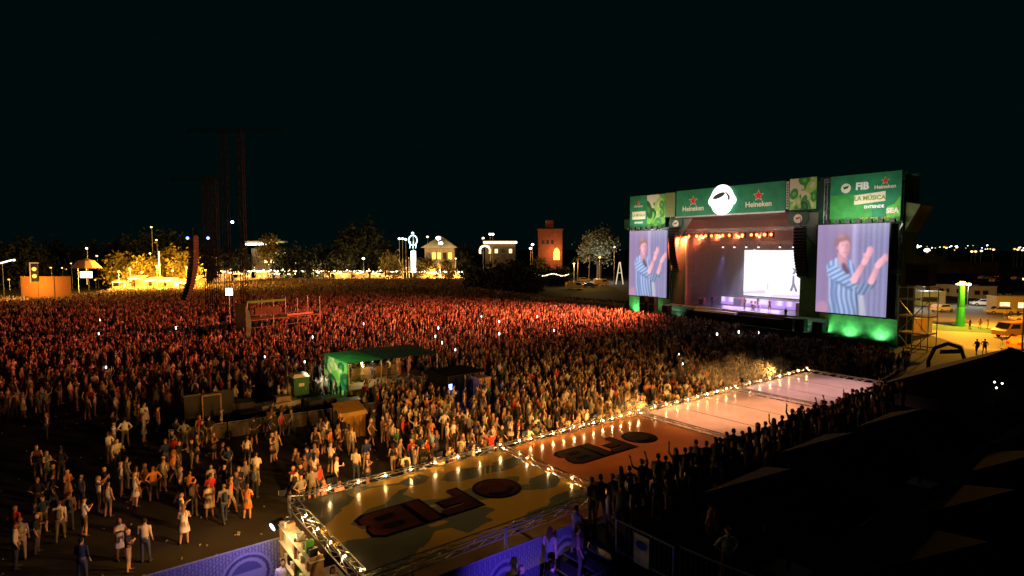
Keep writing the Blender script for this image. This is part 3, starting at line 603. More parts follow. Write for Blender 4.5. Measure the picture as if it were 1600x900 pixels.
def pose_ix(*names): return [i for i, (p, b, _) in enumerate(VAR) if p in names]

# ------------------------------------------------------------------ lit canopies beside the crowd
def membrane(name, col, col2=None, clear=.0, gloss=.14):
    m = bpy.data.materials.new(name); m.use_nodes = True; nt = m.node_tree; N = nt.nodes; L = nt.links; N.remove(N['Principled BSDF'])
    out = N['Material Output']; tl = N.new('ShaderNodeBsdfTranslucent'); df = N.new('ShaderNodeBsdfDiffuse'); gl = N.new('ShaderNodeBsdfGlossy'); gl.inputs['Roughness'].default_value = .25
    tc = N.new('ShaderNodeTexCoord'); nz = N.new('ShaderNodeTexNoise'); nz.inputs['Scale'].default_value = .9; nz.inputs['Detail'].default_value = 5; L.new(tc.outputs['Object'], nz.inputs[0])
    if col2:
        mp = N.new('ShaderNodeMapping'); mp.inputs['Rotation'].default_value = (0, 0, .6); mp.inputs['Scale'].default_value = (.42, .8, 1)
        ad = N.new('ShaderNodeVectorMath'); ad.operation = 'MULTIPLY_ADD'; ad.inputs[1].default_value = (.5, .5, 0); L.new(nz.outputs['Color'], ad.inputs[0]); L.new(tc.outputs['Object'], ad.inputs[2]); L.new(ad.outputs[0], mp.inputs[0])
        vo = N.new('ShaderNodeTexVoronoi'); vo.inputs['Scale'].default_value = 1.0; vo.distance = 'MANHATTAN'; L.new(mp.outputs[0], vo.inputs['Vector'])
        rp = N.new('ShaderNodeValToRGB'); rp.color_ramp.interpolation = 'EASE'; e = rp.color_ramp.elements; e[0].position = .42; e[0].color = (*col, 1); e[1].position = .5; e[1].color = (*col2, 1)
        sp = N.new('ShaderNodeSeparateColor'); L.new(vo.outputs['Color'], sp.inputs[0]); L.new(sp.outputs[0], rp.inputs[0]); c = rp.outputs[0]
    else:
        rp = N.new('ShaderNodeValToRGB'); e = rp.color_ramp.elements; e[0].position = .3; e[0].color = (*[x * .82 for x in col], 1); e[1].position = .7; e[1].color = (*col, 1)
        L.new(nz.outputs['Fac'], rp.inputs[0]); c = rp.outputs[0]
    L.new(c, tl.inputs[0]); L.new(c, df.inputs[0])
    a = N.new('ShaderNodeMixShader'); a.inputs[0].default_value = .35; L.new(tl.outputs[0], a.inputs[1]); L.new(df.outputs[0], a.inputs[2]); s = a.outputs[0]
    if clear:
        tr = N.new('ShaderNodeBsdfTransparent'); a = N.new('ShaderNodeMixShader'); a.inputs[0].default_value = clear; L.new(s, a.inputs[1]); L.new(tr.outputs[0], a.inputs[2]); s = a.outputs[0]
    bp = N.new('ShaderNodeBump'); bp.inputs['Strength'].default_value = .25; bp.inputs['Distance'].default_value = .08; L.new(nz.outputs['Fac'], bp.inputs['Height']); L.new(bp.outputs[0], gl.inputs['Normal'])
    fr = N.new('ShaderNodeFresnel'); fr.inputs[0].default_value = 1.45; mm = N.new('ShaderNodeMath'); mm.operation = 'MULTIPLY'; mm.inputs[1].default_value = gloss * 4; mm.use_clamp = True; L.new(fr.outputs[0], mm.inputs[0])
    a = N.new('ShaderNodeMixShader'); L.new(mm.outputs[0], a.inputs[0]); L.new(s, a.inputs[1]); L.new(gl.outputs[0], a.inputs[2]); L.new(a.outputs[0], out.inputs[0]); return m
ROOF_Z = 3.2; PW = 9.0; PD = 6.2
letter_red = mat('dark_red_vinyl', (.26, .045, .02), .9, noise=.3, nscale=2, spec=.05); letter_blk = mat('black_vinyl', (.008, .008, .008), .9, spec=.05)
mem = [membrane('ochre_grey_membrane', (.50, .30, .05), (.13, .14, .11), .10), membrane('amber_membrane', (.55, .22, .06)), membrane('pale_membrane', (.80, .62, .50), gloss=.07), membrane('pale_membrane_two', (.74, .64, .66), gloss=.10)]
names = ['ochre and grey patterned canopy with red letters and round emblem', 'amber canopy with outlined letters between patterned and plain canopies', 'plain glowing peach canopy next to the outlined-letter canopy', 'plain mauve canopy at the stage end of the row']
def fib_logo(parent, x0, y0, k, fill, z):
    """rotated half a turn so that it reads from the crowd: round emblem, F, I, B"""
    F = [(0, 0), (.62, 0), (.62, .9), (1.5, .9), (1.5, 1.45), (.62, 1.45), (.62, 1.7), (1.9, 1.7), (1.9, 2.3), (0, 2.3)]
    I = [(0, 0), (.62, 0), (.62, 2.3), (0, 2.3)]
    B = [(0, 0), (1.75, 0), (2.2, .35), (2.2, .95), (1.95, 1.15), (2.2, 1.35), (2.2, 1.95), (1.75, 2.3), (0, 2.3)]
    holes = [[(.6, .5), (1.45, .5), (1.6, .62), (1.6, .78), (1.45, .9), (.6, .9)], [(.6, 1.4), (1.45, 1.4), (1.6, 1.52), (1.6, 1.68), (1.45, 1.8), (.6, 1.8)]]
    def rot(p, dx): return (x0 - (p[0] + dx) * k, y0 - (p[1] - 1.15) * k)
    def grow(pts, g):
        c = (sum(p[0] for p in pts) / len(pts), sum(p[1] for p in pts) / len(pts)); return [(p[0] + (g if p[0] > c[0] else -g), p[1] + (g if p[1] > c[1] else -g)) for p in pts]
    for pts, dx in ((F, 0), (I, 2.2), (B, 3.15)):
        MB().slab([rot(p, dx) for p in grow(pts, .17)], z + .004, z + .008).build('letter_outline', letter_blk, parent)
        MB().slab([rot(p, dx) for p in pts], z + .012, z + .018).build('letter', fill, parent)
        if pts is B:
            for h in holes: MB().slab([rot(p, dx) for p in h], z + .022, z + .026).build('letter_counter', letter_blk, parent)
    cx, cy = x0 + 1.75 * k, y0
    MB().slab([(cx + 1.28 * k * math.cos(t * .2618), cy + 1.28 * k * math.sin(t * .2618)) for t in range(24)], z + .004, z + .008).build('emblem_outline', letter_blk, parent)
    MB().slab([(cx + 1.08 * k * math.cos(t * .2618), cy + 1.08 * k * math.sin(t * .2618)) for t in range(24)], z + .012, z + .018).build('emblem', fill, parent)
    arc = [(cx + .85 * k * math.cos(R(t)), cy - .1 * k + .8 * k * math.sin(R(t))) for t in range(200, 345, 16)]; arc2 = [(cx + .62 * k * math.cos(R(t)), cy - .1 * k + .5 * k * math.sin(R(t))) for t in range(200, 345, 16)]
    MB().slab(arc + arc2[::-1], z + .022, z + .026).build('emblem_lock', letter_blk, parent)
FLOOR = mat('canopy_floor', (.20, .17, .12), .7, noise=.2, nscale=1)
post_m = MB().tube((0, 0, 0), (0, 0, ROOF_Z + .25), .06, n=6).mesh('post', TRUSS)
for i in range(4):
    t = thing('canopy', names[i], 'canopy', ca(i * PW, 0, 0), CA_A, 'row of lit flat canopies beside the crowd')
    nx, ny = 18, 12; vs = []; fs = []
    for b in range(ny + 1):
        for a in range(nx + 1):
            u, v = a / nx, b / ny; vs.append((.08 + u * (PW - .16), -.08 - v * (PD - .16), ROOF_Z - .10 * math.sin(math.pi * u) * math.sin(math.pi * v) * 0))
    fs = [(b * (nx + 1) + a, b * (nx + 1) + a + 1, (b + 1) * (nx + 1) + a + 1, (b + 1) * (nx + 1) + a) for b in range(ny) for a in range(nx)]
    MB().add(vs, fs).build('membrane', mem[i], t, smooth=True)
    for a_, b_ in (((0, 0), (PW - .3, 0)), ((0, -PD), (PW - .3, -PD)), ((0, -.25), (0, -PD + .25))) + ((((PW, -.25), (PW, -PD + .25)),) if i == 3 else ()):
        MB().truss((*a_, ROOF_Z + .06), (*b_, ROOF_Z + .06), .28, .022, .55).build('edge_truss', TRUSS, t)
    for x, y in ((0, 0), (0, -PD), (PW / 2, 0), (PW / 2, -PD)): inst(post_m, 'post', t, (x, y + (.18 if y == 0 else -.18), 0))
    MB().box(.1, PW - .1, -PD + .1, -.1, .012, .05).build('floor', FLOOR, t)
    if i > 1:
        for x in (PW / 3, PW * 2 / 3): MB().box(x - .03, x + .03, -PD + .1, -.1, ROOF_Z + .002, ROOF_Z + .006).build('seam', mat('seam_tape', (.62, .48, .40), .8), t)
    if i: MB().box(.1, PW - .1, -PD - .20, -PD - .17, .05, 2.95).build('side_sheet', DARK, t)  # black sheet added to keep canopy light off the platform
    if i == 0: fib_logo(t, 5.15, -3.3, .72, letter_red, ROOF_Z)
    if i == 1: fib_logo(t, 5.0, -2.6, .66, mat('amber_vinyl', (.13, .05, .025), .9, spec=.05), ROOF_Z)
pc = [((1, .60, .16), 44), ((1, .36, .10), 88), ((1, .46, .24), 430), ((1, .50, .42), 290)]
for i, (c, p) in enumerate(pc):
    lamp('canopy_uplight', 'AREA', ca(i * PW + 4.5, -PD / 2, 2.0), p, c, ca(i * PW + 4.5, -PD / 2, 3), shape='RECTANGLE', size=8.7, size_y=5.9)
# festoon lights along the crowd edge and the cross beams
bulb = MB().ball((0, 0, 0), .022, 6, 4, 1.2).mesh('bulb', GLOWY); sock = MB().tube((0, 0, .05), (0, 0, .12), .022).mesh('socket', BLACKM)
def festoon(p, q, n, label):
    p, q = Vector(p), Vector(q); t = thing('festoon_string', label, 'string lights', p, 0, 'festoon strings on the canopies'); m = MB(); last = None
    for k in range(n + 1):
        s = k / n; a = (q - p) * s; a.z -= .10 * abs(math.sin(s * math.pi * max(1, n // 6))); 
        if last is not None: m.tube(last, a, .012, n=4)
        last = a
        if k: inst(bulb, 'bulb', t, a - Vector((0, 0, .13)))
    m.build('cable', BLACKM, t)
for i in range(4):
    festoon(ca(i * PW + .2, -.28, ROOF_Z + .48), ca(i * PW + PW - .2, -.28, ROOF_Z + .48), (8, 13, 9, 7)[i], 'warm bulbs strung along the crowd edge of the %s canopy' % ['patterned ochre', 'amber outlined', 'plain peach', 'mauve'][i])
    if i < 2: festoon(ca(i * PW, -.5, ROOF_Z + .34), ca(i * PW, -PD + .3, ROOF_Z + .34), (5, 4)[i], 'warm bulbs strung across the near end of the %s canopy' % ['patterned ochre', 'amber outlined'][i])
    for x in (1.5, 6.0):
        t = thing('floodlight', 'amber floodlight on the crowd edge of the %s canopy' % ['patterned ochre', 'amber outlined', 'plain peach', 'mauve'][i], 'floodlight', ca(i * PW + x, .22, ROOF_Z + .3), CA_A, 'amber floodlights on the canopy edge'); MB().box(-.16, .16, -.1, .1, 0, .22).build('lamp_head', BLACKM, t); MB().box(-.13, .13, .102, .11, .03, .19).build('lens', GLOWAMB, t); MB().tube((0, 0, -.2), (0, 0, 0), .03).build('bracket', STEEL, t)
        lamp('amber_flood', 'SPOT', ca(i * PW + x, .45, ROOF_Z + .42), 2700, (1, .43, .085), ca(i * PW + x - 1.5, 14, .8), spot_size=R(125), spot_blend=.8, shadow_soft_size=.15)
t = thing('floodlight', 'amber floodlight on the canopy corner aimed at the open asphalt', 'floodlight', ca(-.2, .2, ROOF_Z + .3), CA_A + R(60)); MB().box(-.16, .16, -.1, .1, 0, .22).build('lamp_head', BLACKM, t); MB().box(-.13, .13, .102, .11, .03, .19).build('lens', GLOWAMB, t)
lamp('amber_flood', 'SPOT', ca(-.5, .4, ROOF_Z + .5), 850, (1, .42, .08), ca(-14, 9, .8), spot_size=R(120), spot_blend=.8, shadow_soft_size=.15)
lamp('canopy_end_light', 'POINT', ca(-1.0, -1.7, 3.0), 120, (1, .62, .25), shadow_soft_size=.2)
# furniture visible in the open end
tb_top = MB().box(-.75, .75, -.4, .4, .72, .77).mesh('tabletop', WHITE); tb_leg = MB().tube((0, 0, 0), (0, 0, .72), .04).mesh('leg', BLACKM)
for k, (x, y) in enumerate(((.9, -1.3), (1.2, -3.0), (.8, -4.9), (3.2, -1.6), (3.4, -4.6))):
    t = thing('table', 'white topped table under the open end of the patterned canopy', 'table', ca(x, y, .05), CA_A + R(90), 'white tables under the canopy'); inst(tb_top, 'tabletop', t)
    for a, b in ((-.6, -.3), (.6, -.3), (-.6, .3), (.6, .3)): inst(tb_leg, 'leg', t, (a, b, 0))
t = thing('bar_shelf', 'tall cream bar shelving with goods at the open canopy end', 'shelving', ca(-.35, -.5, 0), CA_A)
for y in (-.02, -1.5, -3.0): MB().box(-.2, .2, y - .03, y + .03, 0, 2.9).build('upright', WOOD, t)
for z in (.9, 1.6, 2.2, 2.75):
    MB().box(-.22, .22, -3.05, .05, z, z + .04).build('shelf', CREAM, t)
    for k in range(9):
        if random.random() < .75: y = -.3 - k * .3; h_ = random.uniform(.12, .4); MB().box(-.12, .12, y - random.uniform(.06, .13), y + .08, z + .042, z + .042 + h_).build('goods', random.choice([CREAM, WOOD, GREENB, WHITE, BLACKM, REDSTAR]), t)
t = thing('counter', 'long white serving counter under the open canopy end', 'counter', ca(-.2, -4.0, .05), CA_A); MB().box(-.3, .3, -1.6, 1.2, 0, 1.0).build('body', WOOD, t); MB().box(-.36, .36, -1.65, 1.25, 1.0, 1.05).build('worktop', WHITE, t)
t = thing('spotlight', 'blue white spotlight clamped on the canopy corner post', 'spotlight', ca(-.35, -.15, 2.75), CA_A); MB().tube((0, 0, 0), (-.35, -.1, -.1), .13, .17, 10).build('lamp_head', BLACKM, t); MB().tube((-.352, -.1, -.1), (-.36, -.102, -.103), .14, .14, 10).build('lens', GLOWBW, t); MB().tube((0, 0, 0), (.3, 0, .1), .03).build('clamp', STEEL, t)
lamp('blue_scrim_spot', 'SPOT', ca(-.9, -2.4, 3.0), 300, (.05, .055, 1), ca(-4.2, -.15, 1.0), spot_size=R(120), spot_blend=.6)
lamp('blue_stair_spot', 'SPOT', ca(3.2, -10.2, 3.4), 620, (.16, .07, 1), ca(5.0, -6.6, 1.6), spot_size=R(80), spot_blend=.8)
def scrim(a, b_):
    c = np.ones(a.shape + (3,)) * np.array((.22, .22, .30)); x = a * 40; z = b_ * 10
    k = (np.abs(((x + np.floor(z) * .5) % 1) - .5) * 2 + np.abs((z % 1) - .5)) ; c[(k > .55) & (k < .92)] = (.06, .06, .16)
    for cx in (.18, .52, .86):
        d = np.hypot((a - cx) * 8, (b_ - .55) * 2.2); c[d < .80] = (.26, .26, .34); c[(d > .62) & (d < .72)] = (.05, .05, .14); c[(d < .5) & (b_ > .62)] = (.08, .08, .18)
    return c
for k, (x, y, ln, h, lb) in enumerate(((-8.4, -.15, 8.0, 2.2, 'blue lit fence banner with round emblems along the open asphalt'), (.4, -6.6, 7.4, 2.9, 'violet lit fence banner hanging below the canopy edge'))):
    t = thing('fence_banner', lb, 'fence banner', ca(x, y, 0), CA_A)
    picture('print', ln, h - .1, 320, 80, scrim, PRINT, t, (0, -.035, .06)); MB().box(0, ln, -.03, 0, .05, h).build('panel', mat('grey_scrim', (.3, .3, .33), .8), t)
    for j in range(5): MB().tube((j * ln / 4, .04, 0), (j * ln / 4, .04, h), .035).build('post', STEEL, t)

# ------------------------------------------------------------------ raised viewing platform, stairs, railings
t = thing('viewing_platform', 'dark raised viewing platform running along the far side of the canopies', 'platform', ca(7.2, -6.5, 0), CA_A)
dk = mat('platform_boards', (.010, .010, .010), .9, noise=.3, nscale=2, spec=.1)
for k in range(18): MB().box(k * 1.45 + .01, k * 1.45 + 1.44, -13.0, 0, 2.6, 2.7).build('deck_board', dk, t)
MB().box(0, 26, -12.95, -12.9, 0, 2.59).box(0, 26, -.1, -.05, 0, 2.59).build('skirt', DARK, t)
for k in range(6): MB().tube((.3 + k * 4.7, -3, 0), (.3 + k * 4.7, -3, 2.6), .09).build('support', BLACKM, t)
t = thing('staircase', 'steel staircase climbing to the viewing platform beside the fence banner', 'stairs', ca(2.6, -7.0, 0), CA_A)
for k in range(10): MB().box(k * .46, k * .46 + .5, -1.6, -.05, k * .27 + .14, k * .27 + .2).build('tread', mat('tread_plate', (.12, .12, .13), .5, .6), t)
for y in (-1.63, -.02): MB().add([(0, y, .0), (4.6, y, 2.4), (4.6, y, 2.7), (0, y, .3)], [(0, 1, 2, 3)]).build('stringer', BLACKM, t)
rail_m = mat('rail_steel', (.35, .35, .42), .4, .6)
def railing(loc, rz, ln, label, h=1.05):
    t = thing('railing', label, 'railing', loc, rz, 'steel railings of the platform')
    for z in (.1, h): MB().tube((0, 0, z), (ln, 0, z), .03, n=6).build('rail', rail_m, t)
    me = MB().tube((0, 0, .1), (0, 0, h), .014, n=5).mesh('baluster', rail_m); n = int(ln / .16)
    for k in range(1, n): inst(me, 'baluster', t, (k * ln / n, 0, 0))
    for x in (0, ln): MB().tube((x, 0, 0), (x, 0, h + .04), .035).build('post', rail_m, t)
railing(ca(7.1, -8.55, 2.7), CA_A - R(90), 2.1, 'steel railing carrying a white notice at the stair head')
railing(ca(7.25, -10.75, 2.7), CA_A - R(84), 2.4, 'steel railing beyond the notice at the platform end')
railing(ca(2.7, -8.62, 1.1), CA_A, 4.3, 'steel railing on the outer side of the stairs', 1.3)
t = thing('notice_board', 'white notice with a blue mark fixed on the platform railing', 'sign', ca(7.02, -9.6, 2.75), CA_A - R(90)); MB().box(-.28, .28, -.03, -.008, .05, .95).build('panel', WHITE, t); MB().prism(circle_pts(0, .66, .13, 16, .20), -.045, -.032).build('mark', mat('blue_print', (.03, .12, .5), .5), t)

# dark square parasols and marquee on the terrace
def parasol(x, y, label, wd=1.75, z=2.2, col=DARK):
    t = thing('parasol', label, 'parasol', ca(x, y, 2.7), CA_A, 'dark square parasols on the terrace')
    c = [(-wd, -wd, z), (wd, -wd, z), (wd, wd, z), (-wd, wd, z), (0, 0, z + .85)]; v = [(*p[:2], p[2] - .22) for p in c[:4]]
    MB().add(c + v, [(0, 1, 4), (1, 2, 4), (2, 3, 4), (3, 0, 4), (0, 5, 6, 1), (1, 6, 7, 2), (2, 7, 8, 3), (3, 8, 5, 0)]).build('canopy_cloth', col, t)
    MB().tube((0, 0, 0), (0, 0, z + .8), .05).build('pole', BLACKM, t); MB().box(-.5, .5, -.5, .5, 0, .08).build('base', BLACKM, t)
    for a in c[:4]: MB().tube((0, 0, z + .75), (a[0] * .98, a[1] * .98, a[2] - .02), .02, n=4).build('rib', BLACKM, t)
par_m = mat('parasol_cloth', (.010, .009, .009), .95, noise=.3, nscale=1, spec=.03)
for k, (x, y) in enumerate(((15.2, -11.9), (10.2, -12.3), (9.4, -17.0), (20.6, -12.2), (18.0, -16.4), (13.4, -16.6), (23.5, -16.6))):
    parasol(x, y, ['dark parasol beside the platform, nearest the peach canopy', 'dark parasol beside the platform, facing the amber canopy', 'dark parasol in the second terrace row by the railing', 'dark parasol facing the mauve canopy', 'dark parasol in the second terrace row facing the peach canopy', 'dark parasol in the second terrace row facing the amber canopy', 'dark parasol at the corner by the marquee'][k].replace(', nearest', ', opposite'), col=par_m)
for k, (x, y, hx, hy, ze, zp) in enumerate(((39.5, -10.2, 5.6, 5.2, 3.3, 5.7), (31.5, -17.2, 5.5, 4.2, 3.4, 5.6), (44.5, -21.0, 6.0, 4.8, 3.2, 5.4))):
    t = thing('marquee', ['black pitched marquee roof at the end of the platform', 'black pitched marquee roof beside the parasol rows', 'black pitched marquee roof behind the other two by the yard'][k], 'marquee', ca(x, y, 0), CA_A)
    MB().add([(-hx, -hy, ze), (hx, -hy, ze), (hx, hy, ze), (-hx, hy, ze), (-hx * .45, 0, zp), (hx * .45, 0, zp)], [(0, 1, 5, 4), (1, 2, 5), (2, 3, 4, 5), (3, 0, 4)]).build('roof', DARK, t)
    MB().box(-hx + .03, hx - .03, -hy + .02, -hy + .05, 0, ze).box(-hx + .02, -hx + .05, -hy + .06, hy, 0, ze).build('side_sheet', DARK, t)
    for a in (-hx, hx):
        for b in (-hy, hy): MB().tube((a * .97, b * .97, 0), (a * .97, b * .97, ze), .08).build('post', BLACKM, t)
lan = MB().ball((0, 0, 0), .05, 8, 5).mesh('glass', GLOWW); lanp = MB().tube((0, 0, -2.2), (0, 0, -.1), .03).mesh('pole', BLACKM)
for px, py in ((1554, 597), (1566, 599), (1557, 606)):
    p = at(px, py, 4.4 + (606 - py) * .04); t = thing('lantern', 'small white lantern on a pole by the dark marquee', 'lantern', p, 0, 'white lanterns by the marquee'); inst(lan, 'glass', t); inst(lanp, 'pole', t)

# ------------------------------------------------------------------ mixing stand, pen and booths in the crowd
m0 = at(545, 628); MS_A = CA_A
t = thing('mixing_stand', 'green roofed open stand with leaf-print end wall amid the crowd', 'stand', m0, MS_A)
for x in (0.05, 2.8, 4.2, 8.0):
    for y in (.05, 5.2): MB().tube((x, y, 0), (x, y, 3.0), .05).build('post', STEEL, t)
MB().box(0, 8.1, 0, 5.3, .75, .9).build('floor', WOOD, t)
rfm = mat('stand_roof_lit', (.04, .42, .07), .6, noise=.2, nscale=1)  # brighter green of this roof half holds the light from below
MB().add([(-.1, -.1, 3.0), (3.0, -.1, 3.05), (2.4, 5.4, 3.1), (-.1, 5.4, 3.05), (1.4, 2.7, 3.14)], [(0, 1, 4), (1, 2, 4), (2, 3, 4), (3, 0, 4)]).build('roof', rfm, t)
MB().add([(3.05, -.1, 3.05), (8.2, -.1, 3.0), (8.2, 5.4, 3.05), (2.45, 5.4, 3.1), (5.5, 2.7, 3.16)], [(0, 1, 4), (1, 2, 4), (2, 3, 4), (3, 0, 4)]).build('roof', GREEND, t)
pw = picture('end_print', 5.2, 3.0, 80, 50, leafy(5), PRINT, t, (-.03, 5.2, .05)); pw.rotation_euler.z = R(-90)
MB().box(-.01, .02, 0, 5.2, .05, 3.0).build('end_wall', GREENB, t)
MB().box(1.4, 6.2, 3.2, 3.8, .9, 1.85).build('counter', WOOD, t)
for k, (x0, x1) in enumerate(((.1, 1.7), (1.8, 3.3), (3.4, 5.6), (5.7, 8.0))):
    MB().box(x0, x1, -.06, -.01, .15 + .1 * (k % 2), .86).build('front_board', mat('yellow_board_%s' % 'ab'[k % 2], ((.42, .33, .06), (.08, .16, .05))[k % 2], .6, noise=.3, nscale=2), t)
p = Matrix.Translation(m0) @ Matrix.Rotation(MS_A, 4, 'Z')
lamp('stand_light', 'POINT', p @ Vector((2.2, 2.2, 2.5)), 130, (1, .75, .45), shadow_soft_size=.15); lamp('added_wall_light', 'SPOT', p @ Vector((-4.2, .6, 4.0)), 1300, (.9, 1, .7), p @ Vector((.4, 2.6, 2.6)), spot_size=R(70), spot_blend=.5)  # spot added to light the end wall, with its floodlight and stand
t = thing('added_floodlight', 'small added floodlight on a stand lighting the leaf-print end wall', 'added light', p @ Vector((-4.5, .6, 0)), MS_A); MB().tube((0, 0, 0), (0, 0, 3.9), .03).build('pole', BLACKM, t); MB().box(-.12, .12, -.2, .2, 3.8, 4.1).build('lamp_head', BLACKM, t); MB().box(.125, .135, -.16, .16, 3.84, 4.06).build('lens', GLOWWARM, t)
for k in range(6): add_person(*(p @ Vector((1.0 + k * 1.15, 2.1 + (k % 3) * .35, .9))), CA_A + R(90) + rng.normal() * .5, 'inside the stand', 'people inside the mixing stand', k=int(rng.choice(pose_ix('standing with arms down', 'holding a drink', 'with arms folded'))))
t = thing('portable_toilet', 'green portable toilet with white roof beside the mixing stand', 'toilet', at(468, 628), CA_A)
MB().box(-.58, .58, -.58, .58, .05, 2.05).build('cabin', mat('toilet_green', (.015, .13, .04), .5), t); MB().add([(-.64, -.64, 2.05), (.64, -.64, 2.05), (.64, .64, 2.05), (-.64, .64, 2.05), (-.5, -.5, 2.3), (.5, -.5, 2.3), (.5, .5, 2.3), (-.5, .5, 2.3)], [(0, 1, 5, 4), (1, 2, 6, 5), (2, 3, 7, 6), (3, 0, 4, 7), (4, 5, 6, 7)]).build('roof', WHITE, t)
d = MB().box(-.42, .42, -.61, -.585, .12, 1.95).build('door', mat('toilet_door', (.02, .17, .05), .5), t); MB().box(-.2, .2, -.63, -.612, 1.35, 1.6).build('label_plate', CREAM, d); MB().box(.28, .36, -.64, -.612, 1.0, 1.15).build('handle', STEEL, d)
pa, pb = at(262, 672, 1.1), at(592, 628, 1.1); pd = (pb - pa); pang = math.atan2(pd.y, pd.x); npan = 8; pl = pd.length / npan
pmn = mat('pen_sheet', (.10, .085, .065), .8, noise=.35, nscale=1.5)
for k in range(npan):
    q = pa + pd * ((k + .5) / npan); t = thing('pen_barrier', 'sheeted barrier panel along the front of the equipment pen', 'barrier', (q.x, q.y, 0), pang, 'sheeted barriers round the equipment pen')
    MB().box(-pl / 2 + .04, pl / 2 - .04, -.02, .02, .12, 1.02).build('sheet', pmn, t); MB().tube((-pl / 2 + .03, 0, 1.08), (pl / 2 - .03, 0, 1.08), .035).build('top_rail', STEEL, t)
    for x in (-pl / 2 + .06, pl / 2 - .06): MB().tube((x, .03, 0), (x, .03, 1.06), .03).build('foot_post', STEEL, t)
for k, (px, py) in enumerate(((303, 664), (330, 661), (349, 655))):
    q = at(px, py); t = thing('equipment_rack', ['dark equipment rack, open-framed, at the pen corner', 'dark equipment rack with pale edging in the pen', 'dark equipment rack pushed behind the pale-edged one'][k], 'rack', q, CA_A)
    MB().box(-.55, .55, -.4, .4, .1, 2.0).build('case', BLACKM, t)
    for x in (-.57, .57): MB().box(x - .04, x + .04, -.44, -.402, .08, 2.05).build('edge_strip', (WOOD if k == 1 else BLACKM), t)
    MB().box(-.6, .6, -.44, -.402, 2.0, 2.08).build('top_strip', (WOOD if k == 1 else BLACKM), t)
bxm = [mat('cardboard', (.38, .26, .14), .8, noise=.15), mat('pale_case', (.55, .53, .48), .6), mat('black_case', (.03, .03, .03), .5), mat('teal_case', (.03, .12, .12), .5)]
for k, (px, py, a, b, c, mi, dz) in enumerate(((400, 650, .5, .4, .5, 0, 0), (418, 645, .8, .6, .7, 1, 0), (442, 643, 1.1, .6, .8, 1, 0), (430, 652, .5, .4, .45, 3, 0), (412, 657, .6, .5, .35, 0, 0), (386, 655, .6, .5, .6, 2, 0), (500, 640, 1.0, .6, .9, 2, 0), (520, 636, .9, .6, .7, 2, 0), (442, 643, .5, .4, .4, 0, .8), (375, 648, .9, .7, 1.0, 2, 0), (545, 640, .8, .5, .8, 2, 0))):
    q = at(px, py); t = thing('flight_case', ['cardboard box on the pen floor', 'pale flight case beside the cardboard box', 'long pale flight case with a box on top', 'teal storage case between the pale cases', 'flat cardboard box against the pen barrier', 'black flight case by the cardboard box', 'black flight case beyond the portable toilet', 'low black flight case below the stand', 'cardboard box on the long pale case', 'tall black flight case near the racks', 'black flight case touching the stand corner'][k], 'case', (q.x, q.y, dz), CA_A + R((k * 37) % 40 - 20))
    MB().box(-a, a, -b, b, 0.02, c - .1).build('body', bxm[mi], t); MB().box(-a - .02, a + .02, -b - .02, b + .02, c - .1, c).build('lid', bxm[mi], t)
    for x in (-a, a):
        for y in (-b, b): MB().box(x - .05, x + .05, y - .05, y + .05, 0, .12).build('corner', STEEL, t)
t = thing('yellow_tarpaulin_stall', 'small stall draped in yellow tarpaulin among the crowd', 'stall', at(545, 682), CA_A)
ytm = mat('yellow_tarpaulin', (.30, .17, .02), .6, noise=.2, nscale=2)
MB().add([(-.9, -.7, 1.75), (.9, -.7, 1.75), (1.0, .8, 2.1), (-.8, .8, 2.1), (-1.0, -.75, 1.5), (1.0, -.75, 1.5)], [(0, 1, 2, 3), (4, 5, 1, 0)]).build('top_sheet', ytm, t)
vs = []
for i in range(13): x = -.85 + i * 1.7 / 12; vs += [(x, -.66 + .05 * math.sin(i * 1.9), 1.5), (x * .92, -.6 + .09 * math.sin(i * 1.9 + .4), .05)]
MB().add(vs, [(2 * i, 2 * i + 2, 2 * i + 3, 2 * i + 1) for i in range(12)]).build('front_drape', ytm, t)
for x in (-.85, .85):
    for y in (-.6, .75): MB().tube((x, y, 0), (x, y, 1.8), .03).build('pole', STEEL, t)
t = thing('control_booth', 'black sided booth with a blue lit monitor inside', 'booth', at(700, 636), CA_A)
MB().box(0, .05, 0, 3, 0, 2.3).box(0, 3.4, 2.95, 3, 0, 2.3).build('side_sheet', DARK, t); MB().box(-.1, 3.5, -.1, 3.1, 2.3, 2.36).build('roof', DARK, t)
for x in (0.05, 3.4): MB().tube((x, 0.02, 0), (x, .02, 2.3), .04).build('post', BLACKM, t)
MB().box(.3, 1.5, .7, 1.3, 0, .9).build('desk', BLACKM, t); MB().box(.35, 1.0, .98, 1.02, 1.0, 1.45).build('monitor', mat('blue_monitor', (.1, .1, .3), emis=(.25, .45, 1), estr=4, sample='NONE'), t)
q = Matrix.Translation(at(700, 636)) @ Matrix.Rotation(CA_A, 4, 'Z'); lamp('monitor_light', 'POINT', q @ Vector((.7, .4, 1.4)), 55, (.05, .16, 1), shadow_soft_size=.1)
t = thing('plywood_crate', 'tall plywood crate standing on end behind the booth', 'crate', at(752, 622), CA_A); MB().box(-.5, .6, -.45, .45, .02, 1.75).build('body', WOOD, t)
for z in (.1, .9, 1.65): MB().box(-.54, .64, -.5, -.46, z - .06, z + .06).build('batten', WOOD, t)

